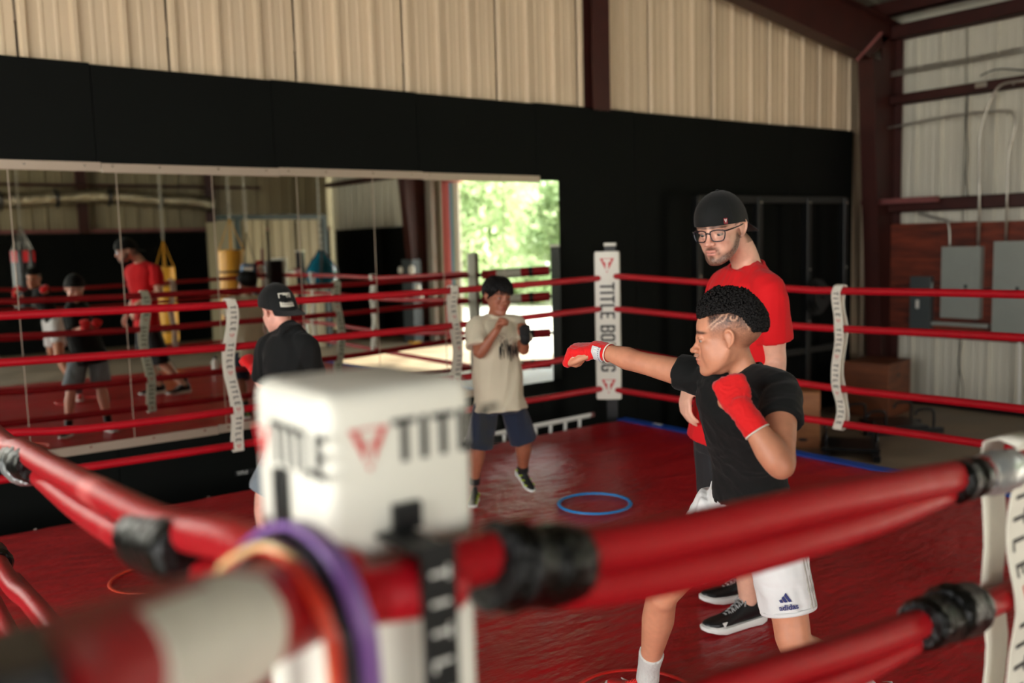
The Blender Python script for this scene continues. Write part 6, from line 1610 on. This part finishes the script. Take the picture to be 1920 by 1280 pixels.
p = mir(512, 520, 12.6); t = thing('gym_speaker', (p.x, p.y, ZF), 'narrow black loudspeaker tower mirrored beside the red target', 'speaker'); b = MB(); b.box((p.x - .09, p.y - .1, ZF), (p.x + .09, p.y + .1, mir(512, 488, 12.6).z)); b.build('cabinet', m_black, t, bevel=.01); b = MB(); b.box((p.x - .075, p.y + .1, ZF + .1), (p.x + .075, p.y + .106, mir(512, 492, 12.6).z)); b.build('grille', m_steelb, t)
# storage shed with a green frame
A = mon(1, -5.6, 441, 412); B = mon(1, -5.6, 612, 420); zt = A.z; t = thing('storage_shed', ((A.x + B.x) / 2, -6.4, ZF), 'ribbed beige shed with a dark green frame mirrored behind the punch bags', 'shed')
m_grn = mat('dark_green_steel', (26, 44, 42), .5); x = A.x
for xx in (A.x, B.x - .1): b = MB(); b.box((xx, -5.7, ZF), (xx + .1, -5.6, zt)); b.build('frame_post', m_grn, t)
b = MB(); b.box((A.x - .35, -5.7, zt), (B.x, -5.6, zt + .1)); b.build('frame_beam', m_grn, t); b = MB(); b.box((A.x, -7.4, zt - .03), (B.x, -5.7, zt)); b.build('shed_roof', m_olive, t)
x = A.x + .1
while x < B.x - .12:
    x1 = min(x + .6, B.x - .1); b = MB(); P = []; n = 0; u = x
    while u < x1 - .01:
        for du, dw in ((0, 0), (.05, 0), (.07, .035), (.11, .035), (.13, 0)):
            if u + du <= x1: P.append((u + du, -5.66 + dw)); n += 1
        u += .2
    b.add([(a, c, ZF) for a, c in P] + [(a, c, zt) for a, c in P], [(i, i + 1, n + i + 1, n + i) for i in range(n - 1)]); b.build('metal_sheet', m_olive, t, recalc=False); x += .6
b = MB(); b.box((A.x + .02, -7.4, ZF), (A.x + .05, -5.7, zt)); b.box((B.x - .05, -7.4, ZF), (B.x - .02, -5.7, zt)); b.build('side_wall', m_olive, t)
# foil duct along the south wall
m_foil = mat('crumpled_foil_duct', (206, 196, 170), .22, metal=.9, bump=1.0, bscale=9, bdist=.05)
zd = mon(1, FY + .3, 100, 372).z; P = [V(x, FY + .3, zd + .05 * math.sin(x * 1.7)) for x in np.linspace(-1.5, 6.6, 24)] + [V(7.1, FY + .34, zd - .15), V(7.6, FY + .4, zd - .35), V(7.9, FY + .5, zd - .42)]
t = thing('air_duct', (2, FY + .3, zd), 'crumpled silver foil duct running along the opposite wall in the mirror', 'duct'); 
for k in range(0, len(P) - 3, 3):
    b = MB(); R_ = [.165 + .035 * noise.noise(Vector((i * 1.3, k, 0))) for i in range(22)]; Q, _ = catmull(P[k:k + 4], 7); b.tube(Q, R_[:len(Q)], n=16, cap='flat'); b.build('duct_section', m_foil, t, smooth=True)
    b = MB(); b.torus(P[k], .185, .03, P[k + 1] - P[k], 20, 6); b.build('hanging_band', m_black, t)
b = MB(); b.tube([V(-2, FY + .3, zd + .28), V(RX - 2, FY + .3, zd + .28)], .03, n=8); tag(b.build('roof_pipe', m_rust, smooth=True), 'dark pipe above the foil duct on the opposite wall', 'pipe')
for x in (1.9, 4.32, 7.1): 
    b = MB(); b.box((x - .1, FY + .03, 2.04), (x + .1, FY + .16, eave(x))); struct(b.build('trim_%d' % (60 + int(x)), m_rust))
b = MB(); b.box((.6, FY + .03, 2.05), (RX - .1, FY + .1, 2.12)); struct(b.build('trim_70', m_rust2))
# rack with pale plates by the east wall, yellow pole, bottle
c = mon(0, RX - .45, 770, 520); t = thing('plate_rack', (c.x, c.y, ZF), 'dark cabinet with round white plates mirrored against the black wall', 'rack')
b = MB(); b.box((c.x - .1, c.y - .22, ZF), (c.x + .12, c.y + .22, mon(0, RX - .45, 770, 486).z)); b.build('cabinet', mat('slate_cabinet', (66, 74, 78), .4), t, bevel=.01)
for (px, py, r) in ((751, 506, .075), (772, 506, .10), (784, 540, .085), (762, 556, .05), (790, 556, .05)):
    q = mon(0, RX - .58, px, py); b = MB(); b.cyl(q, q + V(-.03, 0, 0), r, 24); b.build('disc', m_white, t, smooth=True, ang=40)
a, b2 = mon(0, RX - .5, 774, 562), mon(0, RX - .5, 775, 652); b = MB(); b.cyl(V(a.x, a.y, ZF + .02), a, .03, 12); b.cyl(V(a.x, a.y, ZF), V(a.x, a.y, ZF + .03), .14, 20); tag(b.build('yellow_pole', m_yst, smooth=True, ang=40), 'short yellow pole on a round foot mirrored by the black wall', 'pole')
c = mon(2, .0, 404, 702); t = thing('water_bottle', (c.x, c.y, .001), 'white water bottle on the canvas edge in the mirror', 'bottle')
b = MB(); b.loft([[V(c.x + q * math.cos(a), c.y + q * math.sin(a), z) for a in [2 * math.pi * j / 20 for j in range(20)]] for z, q in ((.001, .04), (.01, .045), (.17, .045), (.20, .03), (.21, .022))]); b.build('bottle_body', m_white, t, smooth=True, ang=50)
b = MB(); b.cyl((c.x, c.y, .21), (c.x, c.y, .24), .024, 16); b.build('bottle_cap', m_black, t)

# ------------------------------------------------------------------ trees and bushes outside the east door
ml = bpy.data.materials.new('leaf'); ml.use_nodes = True; q = ml.node_tree; pb = q.nodes['Principled BSDF']; pb.inputs['Roughness'].default_value = .6
oi = q.nodes.new('ShaderNodeObjectInfo'); gp = q.nodes.new('ShaderNodeNewGeometry'); nz_ = q.nodes.new('ShaderNodeTexNoise'); nz_.inputs['Scale'].default_value = .9
rp = q.nodes.new('ShaderNodeValToRGB'); rp.color_ramp.elements[0].position = .35; rp.color_ramp.elements[0].color = lin((128, 150, 100)); rp.color_ramp.elements[1].position = .65; rp.color_ramp.elements[1].color = lin((192, 206, 160))
q.links.new(gp.outputs['Position'], nz_.inputs['Vector']); q.links.new(nz_.outputs[0], rp.inputs[0]); q.links.new(rp.outputs[0], pb.inputs['Base Color'])
tl = q.nodes.new('ShaderNodeBsdfTranslucent'); ms = q.nodes.new('ShaderNodeMixShader'); ms.inputs[0].default_value = .4; q.links.new(rp.outputs[0], tl.inputs[0]); q.links.new(pb.outputs[0], ms.inputs[1]); q.links.new(tl.outputs[0], ms.inputs[2])
q.links.new(ms.outputs[0], q.nodes['Material Output'].inputs[0])
m_bark = mat('bark', (92, 76, 60), .9, var=.3)
def crown_mesh(seed, R_, H_, n):
    rnd = np.random.RandomState(seed); cl = rnd.normal(size=(46, 3)); cl /= np.linalg.norm(cl, axis=1)[:, None]; cl *= (rnd.rand(46, 1) ** .4) * .85
    k = rnd.randint(0, 46, n); c_ = cl[k] + rnd.normal(size=(n, 3)) * .15; c_ *= np.array([R_, R_, H_]); 
    u = rnd.normal(size=(n, 3)); u /= np.linalg.norm(u, axis=1)[:, None]; v = np.cross(u, rnd.normal(size=(n, 3))); v /= np.linalg.norm(v, axis=1)[:, None]
    s_ = (.07 + .09 * rnd.rand(n, 1)); P = np.stack([c_ - u * s_, c_ + v * s_ * .5, c_ + u * s_, c_ - v * s_ * .5], 1).reshape(-1, 3)
    me = bpy.data.meshes.new('foliage'); me.from_pydata(P.tolist(), [], [(4 * i, 4 * i + 1, 4 * i + 2, 4 * i + 3) for i in range(n)]); me.materials.append(ml); me.update(); return me
crowns = [crown_mesh(3, 2.4, 2.9, 9000), crown_mesh(9, 3.0, 2.5, 9000), crown_mesh(14, 1.5, 1.2, 5000)]
rnd = random.Random(4); spots = []
for i in range(15): a = math.radians(-72 + i * 6.2); d = 17 + rnd.uniform(-3, 5) + (4 if i % 2 else 0); spots.append((10.3 + d * math.cos(a), -2 + d * math.sin(a), i % 2, rnd.uniform(.9, 1.3)))
for i in range(9): a = math.radians(-66 + i * 8); d = 12.5 + rnd.uniform(-1, 2); spots.append((10.3 + d * math.cos(a), -2 + d * math.sin(a), 2, rnd.uniform(.7, 1.1)))
for i, (x, y, kd, sc_) in enumerate(spots):
    big = kd < 2; t = thing('broadleaf_tree' if big else 'leafy_bush', (x, y, ZF - .02), 'tall green tree outside the open door' if big else 'low green bush outside the open door', 'tree' if big else 'bush', 'trees outside the door' if big else 'bushes outside the door')
    zc = ZF + (3.0 if big else .85) * sc_; o = bpy.data.objects.new('foliage', crowns[kd]); sc.collection.objects.link(o); o.location = (x, y, zc); o.scale = (sc_,) * 3; o.rotation_euler = (0, 0, rnd.uniform(0, 6)); o['kind'] = 'stuff'
    WL[o.name] = Vector((x, y, zc)); o.parent = t; o.matrix_parent_inverse = Matrix.Translation(-WL[t.name])
    b = MB(); b.tube([V(x, y, ZF - .05), V(x + .1, y, zc - .3), V(x + .25, y + .1, zc + (1.2 if big else .2))], [.17 * sc_ if big else .05, .12 if big else .03, .04 if big else .01], n=8, sub=3)
    for k in range(4 if big else 2):
        a = rnd.uniform(0, 6); b.tube([V(x + .1, y, zc - .2), V(x + 1.2 * math.cos(a) * (1 if big else .4), y + 1.2 * math.sin(a) * (1 if big else .4), zc + .8 * (1 if big else .3))], [.06 if big else .02, .02 if big else .008], n=6)
    b.build('trunk', m_bark, t, smooth=True)
# grass verge
b = MB(); b.add([(24, -44, ZF + .0), (60, -44, ZF + .0), (60, 20, ZF + .0), (24, 20, ZF + .0)][:4], [(0, 1, 2, 3)]); tag(b.build('grass_verge', mat('dry_grass', (150, 160, 96), .9, var=.3, vscale=3, bump=.4, bscale=30), recalc=False), None, None, None, 'structure')
